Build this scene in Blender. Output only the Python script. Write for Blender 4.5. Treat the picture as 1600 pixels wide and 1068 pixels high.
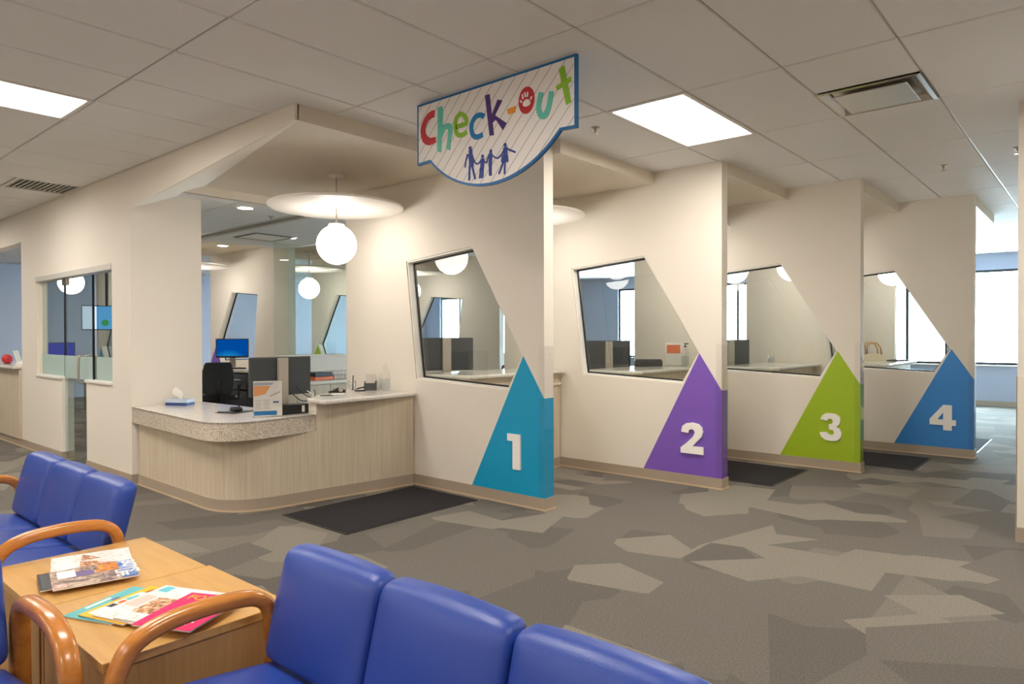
import bpy, bmesh, math, random
from mathutils import Vector, Matrix

for _o in list(bpy.data.objects):
    bpy.data.objects.remove(_o, do_unlink=True)
SC = bpy.context.scene
COL = SC.collection
random.seed(7)
PI = math.pi
HC = 2.976          # waiting room ceiling
HO = 2.78           # ceiling inside the office strip
HS = 2.865          # underside of the drywall soffits

# ------------------------------------------------------------------ camera
cam = bpy.data.cameras.new('camera')
cam.sensor_width = 36.0
cam.lens = 36.0 * 1078.9 / 1600.0
cam.clip_start = 0.05
cam_o = bpy.data.objects.new('camera', cam)
COL.objects.link(cam_o)
_r = Vector((0.75737, 0.65298, -0.00246)); _u = Vector((-0.00467, 0.00918, 0.99995)); _b = Vector((0.65297, -0.75732, 0.01000))
cam_o.matrix_world = Matrix(((_r.x, _u.x, _b.x, 0), (_r.y, _u.y, _b.y, 0), (_r.z, _u.z, _b.z, 1.407), (0, 0, 0, 1)))
SC.camera = cam_o

# ------------------------------------------------------------------ sky and exposure
world = bpy.data.worlds.new('sky')
SC.world = world
world.use_nodes = True
_bg = world.node_tree.nodes['Background']
_bg.inputs[0].default_value = (0.62, 0.82, 1.0, 1)
_bg.inputs[1].default_value = 42.0
SC.view_settings.view_transform = 'Standard'
SC.view_settings.look = 'None'
SC.view_settings.exposure = 0.25
SC.view_settings.gamma = 1.0
SC.view_settings.use_curve_mapping = False
try:
    SC.cycles.use_denoising = True
    SC.cycles.max_bounces = 12
    SC.cycles.diffuse_bounces = 6
    SC.cycles.transparent_max_bounces = 16
    SC.cycles.sample_clamp_indirect = 6.0
except Exception:
    pass
TROFFER = 22.0       # radiance of the ceiling light panels
GLOBE = 11.0         # radiance of the globe lamps
DOWN = 30.0         # radiance of the recessed downlights


# ------------------------------------------------------------------ helpers
def s2l(r, g, b):
    f = lambda c: (c / 255.0 / 12.92) if c / 255.0 <= 0.04045 else ((c / 255.0 + 0.055) / 1.055) ** 2.4
    return (f(r), f(g), f(b), 1.0)


def new_mat(name):
    m = bpy.data.materials.new(name)
    m.use_nodes = True
    nt = m.node_tree
    return m, nt, nt.nodes, nt.links, nt.nodes['Principled BSDF']


def mat(name, col, rough=0.5, metal=0.0, var=0.0, scale=40.0, bump=0.0, bscale=200.0, spec=None, coat=0.0):
    m, nt, N, L, b = new_mat(name)
    b.inputs['Base Color'].default_value = col
    b.inputs['Roughness'].default_value = rough
    b.inputs['Metallic'].default_value = metal
    if spec is not None:
        b.inputs['Specular IOR Level'].default_value = spec
    if coat:
        b.inputs['Coat Weight'].default_value = coat
        b.inputs['Coat Roughness'].default_value = 0.15
    tc = None
    if var or bump:
        tc = N.new('ShaderNodeTexCoord')
    if var:
        n = N.new('ShaderNodeTexNoise'); n.inputs['Scale'].default_value = scale; n.inputs['Detail'].default_value = 4
        L.new(tc.outputs['Object'], n.inputs['Vector'])
        mx = N.new('ShaderNodeMix'); mx.data_type = 'RGBA'
        mx.inputs[6].default_value = tuple(c * (1 - var) for c in col[:3]) + (1,)
        mx.inputs[7].default_value = tuple(min(1, c * (1 + var)) for c in col[:3]) + (1,)
        L.new(n.outputs['Fac'], mx.inputs[0]); L.new(mx.outputs[2], b.inputs['Base Color'])
    if bump:
        n2 = N.new('ShaderNodeTexNoise'); n2.inputs['Scale'].default_value = bscale; n2.inputs['Detail'].default_value = 3
        L.new(tc.outputs['Object'], n2.inputs['Vector'])
        bp = N.new('ShaderNodeBump'); bp.inputs['Strength'].default_value = bump; bp.inputs['Distance'].default_value = 0.004
        L.new(n2.outputs['Fac'], bp.inputs['Height']); L.new(bp.outputs[0], b.inputs['Normal'])
    return m


def emit(name, col, strength):
    m, nt, N, L, b = new_mat(name)
    N.remove(b)
    e = N.new('ShaderNodeEmission'); e.inputs[0].default_value = col; e.inputs[1].default_value = strength
    L.new(e.outputs[0], N['Material Output'].inputs[0])
    return m


def glass(name, tint=(0.93, 0.97, 0.95, 1), refl=1.0, rough=0.0):
    m, nt, N, L, b = new_mat(name)
    N.remove(b)
    t = N.new('ShaderNodeBsdfTransparent'); t.inputs[0].default_value = tint
    g = N.new('ShaderNodeBsdfGlossy'); g.inputs['Roughness'].default_value = rough
    # thin sheet: both faces reflect together at the front, none at the back
    fr = N.new('ShaderNodeFresnel'); fr.inputs[0].default_value = 1.5
    geo = N.new('ShaderNodeNewGeometry')
    inv = N.new('ShaderNodeMath'); inv.operation = 'SUBTRACT'; inv.inputs[0].default_value = 1.0
    L.new(geo.outputs['Backfacing'], inv.inputs[1])
    m0 = N.new('ShaderNodeMath'); m0.operation = 'MULTIPLY'
    L.new(fr.outputs[0], m0.inputs[0]); L.new(inv.outputs[0], m0.inputs[1])
    mm = N.new('ShaderNodeMath'); mm.operation = 'MULTIPLY'; mm.inputs[1].default_value = refl * 1.8; mm.use_clamp = True
    L.new(m0.outputs[0], mm.inputs[0])
    mx = N.new('ShaderNodeMixShader')
    L.new(mm.outputs[0], mx.inputs[0]); L.new(t.outputs[0], mx.inputs[1]); L.new(g.outputs[0], mx.inputs[2])
    L.new(mx.outputs[0], N['Material Output'].inputs[0])
    return m


def wood_mat(name, c1, c2, rough=0.35, stretch=(1, 1, 1), scale=6.0, coat=0.0):
    m, nt, N, L, b = new_mat(name)
    tc = N.new('ShaderNodeTexCoord'); mp = N.new('ShaderNodeMapping')
    mp.inputs['Scale'].default_value = stretch
    L.new(tc.outputs['Object'], mp.inputs[0])
    n = N.new('ShaderNodeTexNoise'); n.inputs['Scale'].default_value = scale; n.inputs['Detail'].default_value = 6; n.inputs['Roughness'].default_value = 0.65
    L.new(mp.outputs[0], n.inputs['Vector'])
    cr = N.new('ShaderNodeValToRGB')
    cr.color_ramp.elements[0].position = 0.3; cr.color_ramp.elements[0].color = c1
    cr.color_ramp.elements[1].position = 0.7; cr.color_ramp.elements[1].color = c2
    L.new(n.outputs['Fac'], cr.inputs[0]); L.new(cr.outputs[0], b.inputs['Base Color'])
    b.inputs['Roughness'].default_value = rough
    if coat:
        b.inputs['Coat Weight'].default_value = coat; b.inputs['Coat Roughness'].default_value = 0.12
    return m


def speckle_mat(name, base, dark, light, rough=0.25, scale=260.0):
    m, nt, N, L, b = new_mat(name)
    tc = N.new('ShaderNodeTexCoord')
    v = N.new('ShaderNodeTexVoronoi'); v.inputs['Scale'].default_value = scale
    L.new(tc.outputs['Object'], v.inputs['Vector'])
    sep = N.new('ShaderNodeSeparateColor'); L.new(v.outputs['Color'], sep.inputs[0])
    cr = N.new('ShaderNodeValToRGB'); cr.color_ramp.interpolation = 'CONSTANT'
    e = cr.color_ramp.elements
    e[0].position = 0.0; e[0].color = dark
    e[1].position = 0.14; e[1].color = base
    x = e.new(0.80); x.color = light
    L.new(sep.outputs[0], cr.inputs[0]); L.new(cr.outputs[0], b.inputs['Base Color'])
    b.inputs['Roughness'].default_value = rough
    return m


def carpet_mat():
    m, nt, N, L, b = new_mat('shard_carpet')
    tc = N.new('ShaderNodeTexCoord')

    def layer(sx, sy, rot, off, scale, lo, hi, rnd=1.0):
        mp = N.new('ShaderNodeMapping'); mp.inputs['Scale'].default_value = (sx, sy, 1); mp.inputs['Rotation'].default_value = (0, 0, rot); mp.inputs['Location'].default_value = off
        L.new(tc.outputs['Object'], mp.inputs[0])
        v = N.new('ShaderNodeTexVoronoi'); v.voronoi_dimensions = '2D'; v.inputs['Scale'].default_value = scale; v.inputs['Randomness'].default_value = rnd
        L.new(mp.outputs[0], v.inputs['Vector'])
        s = N.new('ShaderNodeSeparateColor'); L.new(v.outputs['Color'], s.inputs[0])
        return s
    A = layer(1.0, 0.8, 0.5, (0.3, 0.1, 0), 2.6, 0, 1)
    B = layer(0.75, 1.1, -0.6, (4.2, 1.7, 0), 2.75, 0, 1)
    D = layer(1.15, 0.7, 1.2, (7.1, 3.4, 0), 2.2, 0, 1)
    dark = s2l(100, 95, 89); mid = s2l(109, 104, 97); light = s2l(132, 126, 115); pale = s2l(121, 115, 106)
    crA = N.new('ShaderNodeValToRGB'); crA.color_ramp.interpolation = 'CONSTANT'
    e = crA.color_ramp.elements
    e[0].position = 0; e[0].color = dark
    e[1].position = 0.42; e[1].color = mid
    L.new(A.outputs[0], crA.inputs[0])

    def over(prev, src, cut, col):
        th = N.new('ShaderNodeMath'); th.operation = 'GREATER_THAN'; th.inputs[1].default_value = cut
        L.new(src, th.inputs[0])
        mx_ = N.new('ShaderNodeMix'); mx_.data_type = 'RGBA'; mx_.inputs[7].default_value = col
        L.new(th.outputs[0], mx_.inputs[0]); L.new(prev, mx_.inputs[6])
        return mx_
    m1 = over(crA.outputs[0], D.outputs[1], 0.76, pale)
    m2 = over(m1.outputs[2], B.outputs[0], 0.68, light)
    mx = over(m2.outputs[2], D.outputs[0], 0.84, mid)
    n = N.new('ShaderNodeTexNoise'); n.inputs['Scale'].default_value = 110; n.inputs['Detail'].default_value = 4; n.inputs['Roughness'].default_value = 0.8
    L.new(tc.outputs['Object'], n.inputs['Vector'])
    cr = N.new('ShaderNodeValToRGB'); cr.color_ramp.elements[0].color = (0.58, 0.58, 0.58, 1); cr.color_ramp.elements[0].position = 0.3
    cr.color_ramp.elements[1].color = (1.42, 1.42, 1.42, 1); cr.color_ramp.elements[1].position = 0.7
    L.new(n.outputs['Fac'], cr.inputs[0])
    mu = N.new('ShaderNodeMix'); mu.data_type = 'RGBA'; mu.blend_type = 'MULTIPLY'; mu.inputs[0].default_value = 1.0
    L.new(mx.outputs[2], mu.inputs[6]); L.new(cr.outputs[0], mu.inputs[7])
    L.new(mu.outputs[2], b.inputs['Base Color'])
    b.inputs['Roughness'].default_value = 0.95
    b.inputs['Specular IOR Level'].default_value = 0.25
    bp = N.new('ShaderNodeBump'); bp.inputs['Strength'].default_value = 0.35; bp.inputs['Distance'].default_value = 0.004
    L.new(n.outputs['Fac'], bp.inputs['Height']); L.new(bp.outputs[0], b.inputs['Normal'])
    return m


M = {}
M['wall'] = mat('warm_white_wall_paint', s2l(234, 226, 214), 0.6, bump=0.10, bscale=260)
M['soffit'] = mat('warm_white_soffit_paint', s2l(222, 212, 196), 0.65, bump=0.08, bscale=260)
M['daylit_grey_wall'] = mat('daylight_tinted_grey_wall', s2l(168, 174, 190), 0.6)  # blue daylight and shade on the far left wall, put into its colour
M['daylit_blue_wall'] = mat('daylight_tinted_blue_wall', s2l(206, 214, 236), 0.6)  # blue cast of the daylight is put into the wall colour
M['tile'] = mat('mineral_fibre_tile', s2l(236, 235, 234), 0.9, var=0.05, scale=160, bump=0.25, bscale=320)
M['grid'] = mat('ceiling_grid_metal', s2l(196, 190, 182), 0.45)
M['plenum'] = mat('plenum_board', s2l(120, 114, 106), 0.9)
M['white'] = mat('white_enamel', s2l(236, 232, 226), 0.4)
M['cream'] = mat('cream_laminate', s2l(232, 224, 208), 0.4)
M['base'] = mat('taupe_rubber_base', s2l(172, 156, 138), 0.5)
M['toe'] = mat('pale_base_toe', s2l(205, 182, 152), 0.4)
M['carpet'] = carpet_mat()
M['mat'] = mat('charcoal_mat_pile', s2l(52, 50, 52), 0.95, var=0.45, scale=300, bump=0.4, bscale=400, spec=0.1)
M['mat_edge'] = mat('black_mat_rubber', s2l(40, 39, 40), 0.5)
M['teal'] = mat('teal_panel', s2l(0, 158, 204), 0.45, var=0.04, scale=60)
M['purple'] = mat('purple_panel', s2l(126, 88, 188), 0.45, var=0.04, scale=60)
M['lime'] = mat('lime_panel', s2l(160, 188, 32), 0.45, var=0.04, scale=60)
M['azure'] = mat('azure_panel', s2l(56, 136, 212), 0.45, var=0.04, scale=60)
M['num'] = mat('white_numeral', s2l(254, 251, 246), 0.45)
M['glass'] = glass('clear_glass', (0.955, 0.975, 0.96, 1))
M['glass2'] = glass('green_tinted_glass', (0.90, 0.95, 0.925, 1))
M['guard'] = glass('clear_acrylic_guard', (0.985, 0.985, 0.985, 1), 0.7, 0.02)
M['frost'] = None
M['gasket'] = mat('black_gasket', s2l(16, 18, 20), 0.4)
M['alu'] = mat('satin_white_aluminium', s2l(226, 222, 214), 0.35, 0.2)
M['steel'] = mat('brushed_steel', s2l(196, 188, 178), 0.28, 1.0)
M['silver'] = mat('silver_plastic', s2l(178, 170, 158), 0.4, 0.3)
M['dark'] = mat('charcoal_plastic', s2l(58, 62, 66), 0.5)
M['black'] = mat('black_plastic', s2l(22, 22, 24), 0.45)
M['quartz'] = speckle_mat('speckled_quartz_edge', s2l(206, 192, 174), s2l(150, 132, 114), s2l(232, 224, 212), 0.2, 210)
M['quartz_top'] = speckle_mat('pale_quartz_top', s2l(226, 220, 212), s2l(196, 184, 170), s2l(240, 238, 234), 0.12, 210)
M['laminate'] = wood_mat('pale_grain_laminate', s2l(196, 180, 156), s2l(220, 206, 184), 0.45, (22, 22, 0.6), 3.0)
M['vinyl'] = mat('royal_blue_vinyl', s2l(38, 68, 154), 0.36, bump=0.2, bscale=420, coat=0.05)
M['maple'] = wood_mat('maple_tabletop', s2l(198, 150, 84), s2l(214, 168, 100), 0.28, (1.2, 14, 14), 2.2, coat=0.15)
M['oak'] = wood_mat('honey_oak_arm', s2l(176, 106, 42), s2l(200, 132, 60), 0.25, (10, 2.0, 10), 3.0, coat=0.35)
M['oak_side'] = wood_mat('oak_side_panel', s2l(176, 134, 84), s2l(192, 150, 98), 0.5, (20, 20, 1), 3.0)
M['troffer'] = emit('lit_panel', (1.0, 0.93, 0.84, 1), TROFFER)
M['globe'] = emit('lit_opal_globe', (1.0, 0.94, 0.86, 1), GLOBE)
M['down'] = emit('lit_downlight', (1.0, 0.93, 0.82, 1), DOWN)
M['disc'] = mat('white_disc_reflector', s2l(240, 234, 226), 0.5)
M['screen_blue'] = None
M['fabric'] = mat('charcoal_chair_fabric', s2l(48, 50, 54), 0.9, var=0.2, scale=300)
M['paper'] = mat('white_paper', s2l(238, 234, 228), 0.6)
M['orange'] = mat('orange_plastic', s2l(214, 104, 52), 0.5)
M['blue_box'] = mat('navy_card', s2l(40, 70, 130), 0.5)
M['clear'] = glass('clear_plastic', (0.965, 0.97, 0.965, 1), 1.2, 0.03)
M['sign_white'] = mat('white_sign_face', s2l(244, 240, 238), 0.5)
M['sign_blue'] = mat('blue_sign_edge', s2l(28, 106, 168), 0.4)
M['sign_line'] = mat('thin_grey_print', s2l(128, 116, 110), 0.6)
M['s_red'] = mat('red_print', s2l(190, 40, 48), 0.5)
M['s_aqua'] = mat('aqua_print', s2l(98, 196, 178), 0.5)
M['s_green'] = mat('green_print', s2l(136, 186, 40), 0.5)
M['s_blue'] = mat('blue_print', s2l(0, 122, 186), 0.5)
M['s_violet'] = mat('violet_print', s2l(72, 44, 116), 0.5)
M['s_orange'] = mat('orange_print', s2l(240, 154, 48), 0.5)
M['s_navy'] = mat('navy_print', s2l(44, 70, 148), 0.5)


def frost_mat():
    m, nt, N, L, b = new_mat('frosted_film')
    b.inputs['Base Color'].default_value = s2l(214, 226, 220)
    b.inputs['Roughness'].default_value = 0.6
    t = N.new('ShaderNodeBsdfTransparent'); t.inputs[0].default_value = (0.9, 0.95, 0.93, 1)
    tr = N.new('ShaderNodeBsdfTranslucent'); tr.inputs[0].default_value = s2l(220, 230, 224)
    m1 = N.new('ShaderNodeMixShader'); m1.inputs[0].default_value = 0.5
    L.new(b.outputs[0], m1.inputs[1]); L.new(tr.outputs[0], m1.inputs[2])
    m2 = N.new('ShaderNodeMixShader'); m2.inputs[0].default_value = 0.72
    L.new(t.outputs[0], m2.inputs[1]); L.new(m1.outputs[0], m2.inputs[2])
    L.new(m2.outputs[0], N['Material Output'].inputs[0])
    return m


M['frost'] = frost_mat()


def screen_mat(name, c1, c2, strength, scale=3.0, noise=False):
    m, nt, N, L, b = new_mat(name)
    N.remove(b)
    tc = N.new('ShaderNodeTexCoord')
    if noise:
        t = N.new('ShaderNodeTexNoise'); t.inputs['Scale'].default_value = scale; t.inputs['Detail'].default_value = 5
        L.new(tc.outputs['Object'], t.inputs['Vector']); o = t.outputs['Fac']
    else:
        t = N.new('ShaderNodeTexGradient'); t.gradient_type = 'SPHERICAL'
        mp = N.new('ShaderNodeMapping'); mp.inputs['Scale'].default_value = (scale, scale, scale)
        mp.inputs['Location'].default_value = (-0.15, 0, 0)
        L.new(tc.outputs['Object'], mp.inputs[0]); L.new(mp.outputs[0], t.inputs[0]); o = t.outputs['Fac']
    cr = N.new('ShaderNodeValToRGB')
    cr.color_ramp.elements[0].color = c1; cr.color_ramp.elements[1].color = c2
    if noise:
        cr.color_ramp.elements[0].position = 0.45; cr.color_ramp.elements[1].position = 0.62
    L.new(o, cr.inputs[0])
    e = N.new('ShaderNodeEmission'); e.inputs[1].default_value = strength
    L.new(cr.outputs[0], e.inputs[0]); L.new(e.outputs[0], N['Material Output'].inputs[0])
    return m


M['screen_blue'] = screen_mat('lit_blue_desktop', s2l(0, 70, 150), s2l(40, 180, 230), 0.9, 3.2)
M['screen_leaf'] = screen_mat('lit_dark_blue_saver', s2l(14, 14, 40), s2l(70, 80, 200), 0.8, 26.0, True)
M['screen_white'] = emit('lit_white_screen', s2l(214, 232, 250), 0.9)
M['screen_cyan'] = emit('lit_cyan_screen', s2l(90, 170, 230), 0.9)
M['screen_ind'] = emit('lit_indigo_screen', s2l(52, 66, 190), 0.7)


class MB:
    """collects shapes and links them as one mesh object"""

    def __init__(self):
        self.v = []; self.f = []

    def add(self, vs, fs):
        o = len(self.v)
        self.v += [tuple(p) for p in vs]
        self.f += [tuple(i + o for i in q) for q in fs]
        return self

    def box(self, x0, x1, y0, y1, z0, z1):
        return self.add([(x0, y0, z0), (x1, y0, z0), (x1, y1, z0), (x0, y1, z0), (x0, y0, z1), (x1, y0, z1), (x1, y1, z1), (x0, y1, z1)],
                        [(0, 3, 2, 1), (4, 5, 6, 7), (0, 1, 5, 4), (1, 2, 6, 5), (2, 3, 7, 6), (3, 0, 4, 7)])

    def prism(self, pts, plane, a, b):
        n = len(pts)
        if plane == 'xy':
            mk = lambda p, t: (p[0], p[1], t)
        elif plane == 'xz':
            mk = lambda p, t: (p[0], t, p[1])
        else:
            mk = lambda p, t: (t, p[0], p[1])
        vs = [mk(p, a) for p in pts] + [mk(p, b) for p in pts]
        fs = [tuple(range(n)), tuple(range(2 * n - 1, n - 1, -1))] + [(i, (i + 1) % n, n + (i + 1) % n, n + i) for i in range(n)]
        return self.add(vs, fs)

    def ring(self, outer, inner, plane, a, b):
        n = len(outer)
        mk = (lambda p, t: (p[0], t, p[1])) if plane == 'xz' else ((lambda p, t: (p[0], p[1], t)) if plane == 'xy' else (lambda p, t: (t, p[0], p[1])))
        vs = [mk(p, a) for p in outer] + [mk(p, a) for p in inner] + [mk(p, b) for p in outer] + [mk(p, b) for p in inner]
        fs = []
        for i in range(n):
            j = (i + 1) % n
            fs += [(i, j, n + j, n + i), (2 * n + i, 3 * n + i, 3 * n + j, 2 * n + j), (i, 2 * n + i, 2 * n + j, j), (n + i, n + j, 3 * n + j, 3 * n + i)]
        return self.add(vs, fs)

    def lathe(self, prof, c=(0, 0, 0), seg=24):
        vs = []; fs = []
        k = len(prof)
        for i in range(seg):
            a = 2 * PI * i / seg
            for r, z in prof:
                vs.append((c[0] + r * math.cos(a), c[1] + r * math.sin(a), c[2] + z))
        for i in range(seg):
            j = (i + 1) % seg
            for q in range(k - 1):
                fs.append((i * k + q, j * k + q, j * k + q + 1, i * k + q + 1))
        o = len(self.v)
        self.add(vs, fs)
        if prof[0][0] > 1e-6:
            self.f.append(tuple(o + i * k for i in range(seg))[::-1])
        if prof[-1][0] > 1e-6:
            self.f.append(tuple(o + i * k + k - 1 for i in range(seg)))
        return self

    def cyl(self, x, y, z0, z1, r, seg=16):
        return self.lathe([(r, z0), (r, z1)], (x, y, 0), seg)

    def sphere(self, c, r, seg=28, rings=14, sz=1.0):
        prof = [(max(1e-4, r * math.sin(PI * i / rings)), -r * sz * math.cos(PI * i / rings)) for i in range(rings + 1)]
        return self.lathe(prof, c, seg)

    def tube(self, path, r, seg=8, rx=None, up=None, closed=False, pw=1.0):
        P = [Vector(p) for p in path]
        n = len(P)
        vs = []; fs = []
        prev = None
        for i in range(n):
            t = (P[(i + 1) % n] - P[i - 1]) if closed else (P[min(i + 1, n - 1)] - P[max(i - 1, 0)])
            t.normalize()
            if up is not None:
                s = Vector(up)
                s = (s - t * s.dot(t)).normalized()
            else:
                s = prev if prev is not None else (Vector((0, 0, 1)) if abs(t.z) < 0.9 else Vector((1, 0, 0)))
                s = (s - t * s.dot(t)).normalized()
                prev = s
            w = t.cross(s)
            a_, b_ = (rx if rx else r), r
            for k in range(seg):
                a = 2 * PI * (k + 0.5) / seg
                ca, sa = math.cos(a), math.sin(a)
                ca = math.copysign(abs(ca) ** pw, ca); sa = math.copysign(abs(sa) ** pw, sa)
                vs.append(P[i] + s * (a_ * ca) + w * (b_ * sa))
        m = n if closed else n - 1
        for i in range(m):
            for k in range(seg):
                a = i * seg + k; b = i * seg + (k + 1) % seg
                c = ((i + 1) % n) * seg + (k + 1) % seg; d = ((i + 1) % n) * seg + k
                fs.append((a, b, c, d))
        if not closed:
            fs.append(tuple(range(seg))[::-1]); fs.append(tuple((n - 1) * seg + k for k in range(seg)))
        return self.add(vs, fs)

    def rbox(self, w, d, h, r, c=(0, 0, 0), n=8, fn=None):
        """box with rounded edges, centred on c; fn reshapes each point"""
        vs = []; fs = []
        hx, hy, hz = w / 2, d / 2, h / 2
        for ax in range(3):
            for sg in (-1, 1):
                o = len(vs)
                for i in range(n + 1):
                    for j in range(n + 1):
                        # cluster samples near the edges so that the round is smooth
                        u = -math.cos(PI * i / n); t = -math.cos(PI * j / n)
                        p = [0, 0, 0]
                        p[ax] = sg; p[(ax + 1) % 3] = u; p[(ax + 2) % 3] = t
                        q = Vector((p[0] * hx, p[1] * hy, p[2] * hz))
                        k = Vector((max(-hx + r, min(hx - r, q.x)), max(-hy + r, min(hy - r, q.y)), max(-hz + r, min(hz - r, q.z))))
                        dlt = q - k
                        if dlt.length > 1e-9:
                            q = k + dlt.normalized() * r
                        if fn:
                            q = fn(q)
                        vs.append((q.x + c[0], q.y + c[1], q.z + c[2]))
                for i in range(n):
                    for j in range(n):
                        a = o + i * (n + 1) + j
                        fs.append((a, a + 1, a + n + 2, a + n + 1) if sg > 0 else (a, a + n + 1, a + n + 2, a + 1))
        return self.add(vs, fs)

    def mesh(self, name, m, smooth=False, weld=False):
        me = bpy.data.meshes.new(name)
        me.from_pydata(self.v, [], self.f)
        bm = bmesh.new(); bm.from_mesh(me)
        if weld:
            bmesh.ops.remove_doubles(bm, verts=bm.verts, dist=1e-5)
        bmesh.ops.recalc_face_normals(bm, faces=bm.faces)
        bm.to_mesh(me); bm.free()
        if m is not None:
            me.materials.append(m)
        if smooth:
            for p in me.polygons:
                p.use_smooth = True
        return me

    def build(self, name, m, parent=None, smooth=False, bevel=0, weld=False, loc=None, rot=None, seg=2, auto=False):
        o = bpy.data.objects.new(name, self.mesh(name, m, smooth, weld))
        COL.objects.link(o)
        if loc: o.location = loc
        if rot: o.rotation_euler = rot
        if parent is not None:
            o.parent = parent
        if bevel:
            b = o.modifiers.new('edge_round', 'BEVEL'); b.width = bevel; b.segments = seg; b.limit_method = 'ANGLE'; b.angle_limit = 0.6
        if auto:
            for p in o.data.polygons: p.use_smooth = True
            o.data.set_sharp_from_angle(angle=0.7)
        return o


def tag(o, label=None, cat=None, group=None, kind=None):
    if label: o['label'] = label
    if cat: o['category'] = cat
    if group: o['group'] = group
    if kind: o['kind'] = kind
    return o


def thing(name, label, cat, loc=(0, 0, 0), rotz=0.0, group=None, kind=None):
    o = bpy.data.objects.new(name, None)
    o.empty_display_size = 0.1
    COL.objects.link(o)
    o.location = loc; o.rotation_euler = (0, 0, rotz)
    return tag(o, label, cat, group, kind)


def struct(o):
    o['kind'] = 'structure'
    return o


def copy_tree(o, parent=None):
    c = o.copy(); COL.objects.link(c)
    if parent is not None: c.parent = parent
    for ch in list(o.children):
        copy_tree(ch, c)
    return c


def inset(poly, d):
    """offset a polygon inwards by d"""
    n = len(poly)
    area = sum(poly[i][0] * poly[(i + 1) % n][1] - poly[(i + 1) % n][0] * poly[i][1] for i in range(n))
    sg = 1 if area > 0 else -1
    out = []
    for i in range(n):
        p0 = Vector(poly[i - 1]); p1 = Vector(poly[i]); p2 = Vector(poly[(i + 1) % n])
        d1 = (p1 - p0).normalized(); d2 = (p2 - p1).normalized()
        n1 = Vector((-d1.y, d1.x)) * sg; n2 = Vector((-d2.y, d2.x)) * sg
        a = p1 + n1 * d; b = p1 + n2 * d
        cr = d1.x * d2.y - d1.y * d2.x
        if abs(cr) < 1e-6:
            out.append((a.x, a.y)); continue
        t = ((b.x - a.x) * d2.y - (b.y - a.y) * d2.x) / cr
        q = a + d1 * t
        out.append((q.x, q.y))
    return out


def stroke_poly(pts, w):
    """outline of a thick polyline"""
    P = [Vector(p) for p in pts]
    Lf = []; Rt = []
    for i in range(len(P)):
        t = (P[min(i + 1, len(P) - 1)] - P[max(i - 1, 0)]).normalized()
        n = Vector((-t.y, t.x)) * (w / 2)
        Lf.append(P[i] + n); Rt.append(P[i] - n)
    return Lf, Rt


def add_stroke(mb, pts, w, plane, a, b, sub=0):
    P = [Vector(p) for p in pts]
    if sub and len(P) > 2:        # smooth the path
        Q = []
        for i in range(len(P) - 1):
            p0 = P[max(i - 1, 0)]; p1 = P[i]; p2 = P[i + 1]; p3 = P[min(i + 2, len(P) - 1)]
            for k in range(sub):
                t = k / sub
                Q.append(0.5 * ((2 * p1) + (-p0 + p2) * t + (2 * p0 - 5 * p1 + 4 * p2 - p3) * t * t + (-p0 + 3 * p1 - 3 * p2 + p3) * t ** 3))
        Q.append(P[-1]); P = Q
    Lf, Rt = stroke_poly(P, w)
    n = len(P)
    mk = (lambda p, t: (p[0], t, p[1])) if plane == 'xz' else (lambda p, t: (p[0], p[1], t))
    vs = [mk(p, a) for p in Lf] + [mk(p, a) for p in Rt] + [mk(p, b) for p in Lf] + [mk(p, b) for p in Rt]
    fs = []
    for i in range(n - 1):
        fs += [(i, i + 1, n + i + 1, n + i), (2 * n + i, 3 * n + i, 3 * n + i + 1, 2 * n + i + 1), (i, 2 * n + i, 2 * n + i + 1, i + 1), (n + i, n + i + 1, 3 * n + i + 1, 3 * n + i)]
    fs += [(0, n, 3 * n, 2 * n), (n - 1, 3 * n - 1, 4 * n - 1, 2 * n - 1)]
    mb.add(vs, fs)


def arc(cx, cy, r, a0, a1, n):
    return [(cx + r * math.cos(a0 + (a1 - a0) * i / n), cy + r * math.sin(a0 + (a1 - a0) * i / n)) for i in range(n + 1)]


def fillet(pts, rad, n=8):
    """round the corners of an open polyline; rad: radius for each inner point"""
    out = [tuple(pts[0])]
    for i in range(1, len(pts) - 1):
        p0 = Vector(pts[i - 1]); p1 = Vector(pts[i]); p2 = Vector(pts[i + 1])
        d0 = (p0 - p1).normalized(); d2 = (p2 - p1).normalized()
        r = rad[i - 1] if isinstance(rad, (list, tuple)) else rad
        if r <= 0:
            out.append(tuple(p1)); continue
        a = p1 + d0 * r; b = p1 + d2 * r
        for k in range(n + 1):
            t = k / n
            q = a * (1 - t) ** 2 + p1 * 2 * t * (1 - t) + b * t * t
            out.append(tuple(q))
    out.append(tuple(pts[-1]))
    return out

# ------------------------------------------------------------------ the room shell
FIN_Y = [4.335, 5.965, 7.6, 9.28]
FIN_X = [-3.4, -2.64, -1.895, -1.137]
FIN_T = 0.12
FIN_L = 2.62
WIDTH = 9.78
SOF_X = [-4.16, -3.325, -2.62, -1.89, -1.137]          # soffit fronts of the five bays
BAY = [(2.585, 4.335), (4.455, 5.965), (6.085, 7.6), (7.72, 9.28), (9.40, 11.05)]
BFRONT = [-13.1, -12.42, -11.675, -10.917, -10.2]

X0, X1, Y0, Y1 = -18.0, 4.5, -3.6, 16.3
struct(MB().box(X0, X1, Y0, Y1, -0.1, 0).build('floor', M['carpet']))
YW = 2.585       # face of the front office wall


def in_office(x, y):
    if y < YW + 0.02:
        return False
    for (a, b), s, bf in zip(BAY, SOF_X, BFRONT):
        if y < b + 0.1:
            return bf < x < s
    return False


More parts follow.
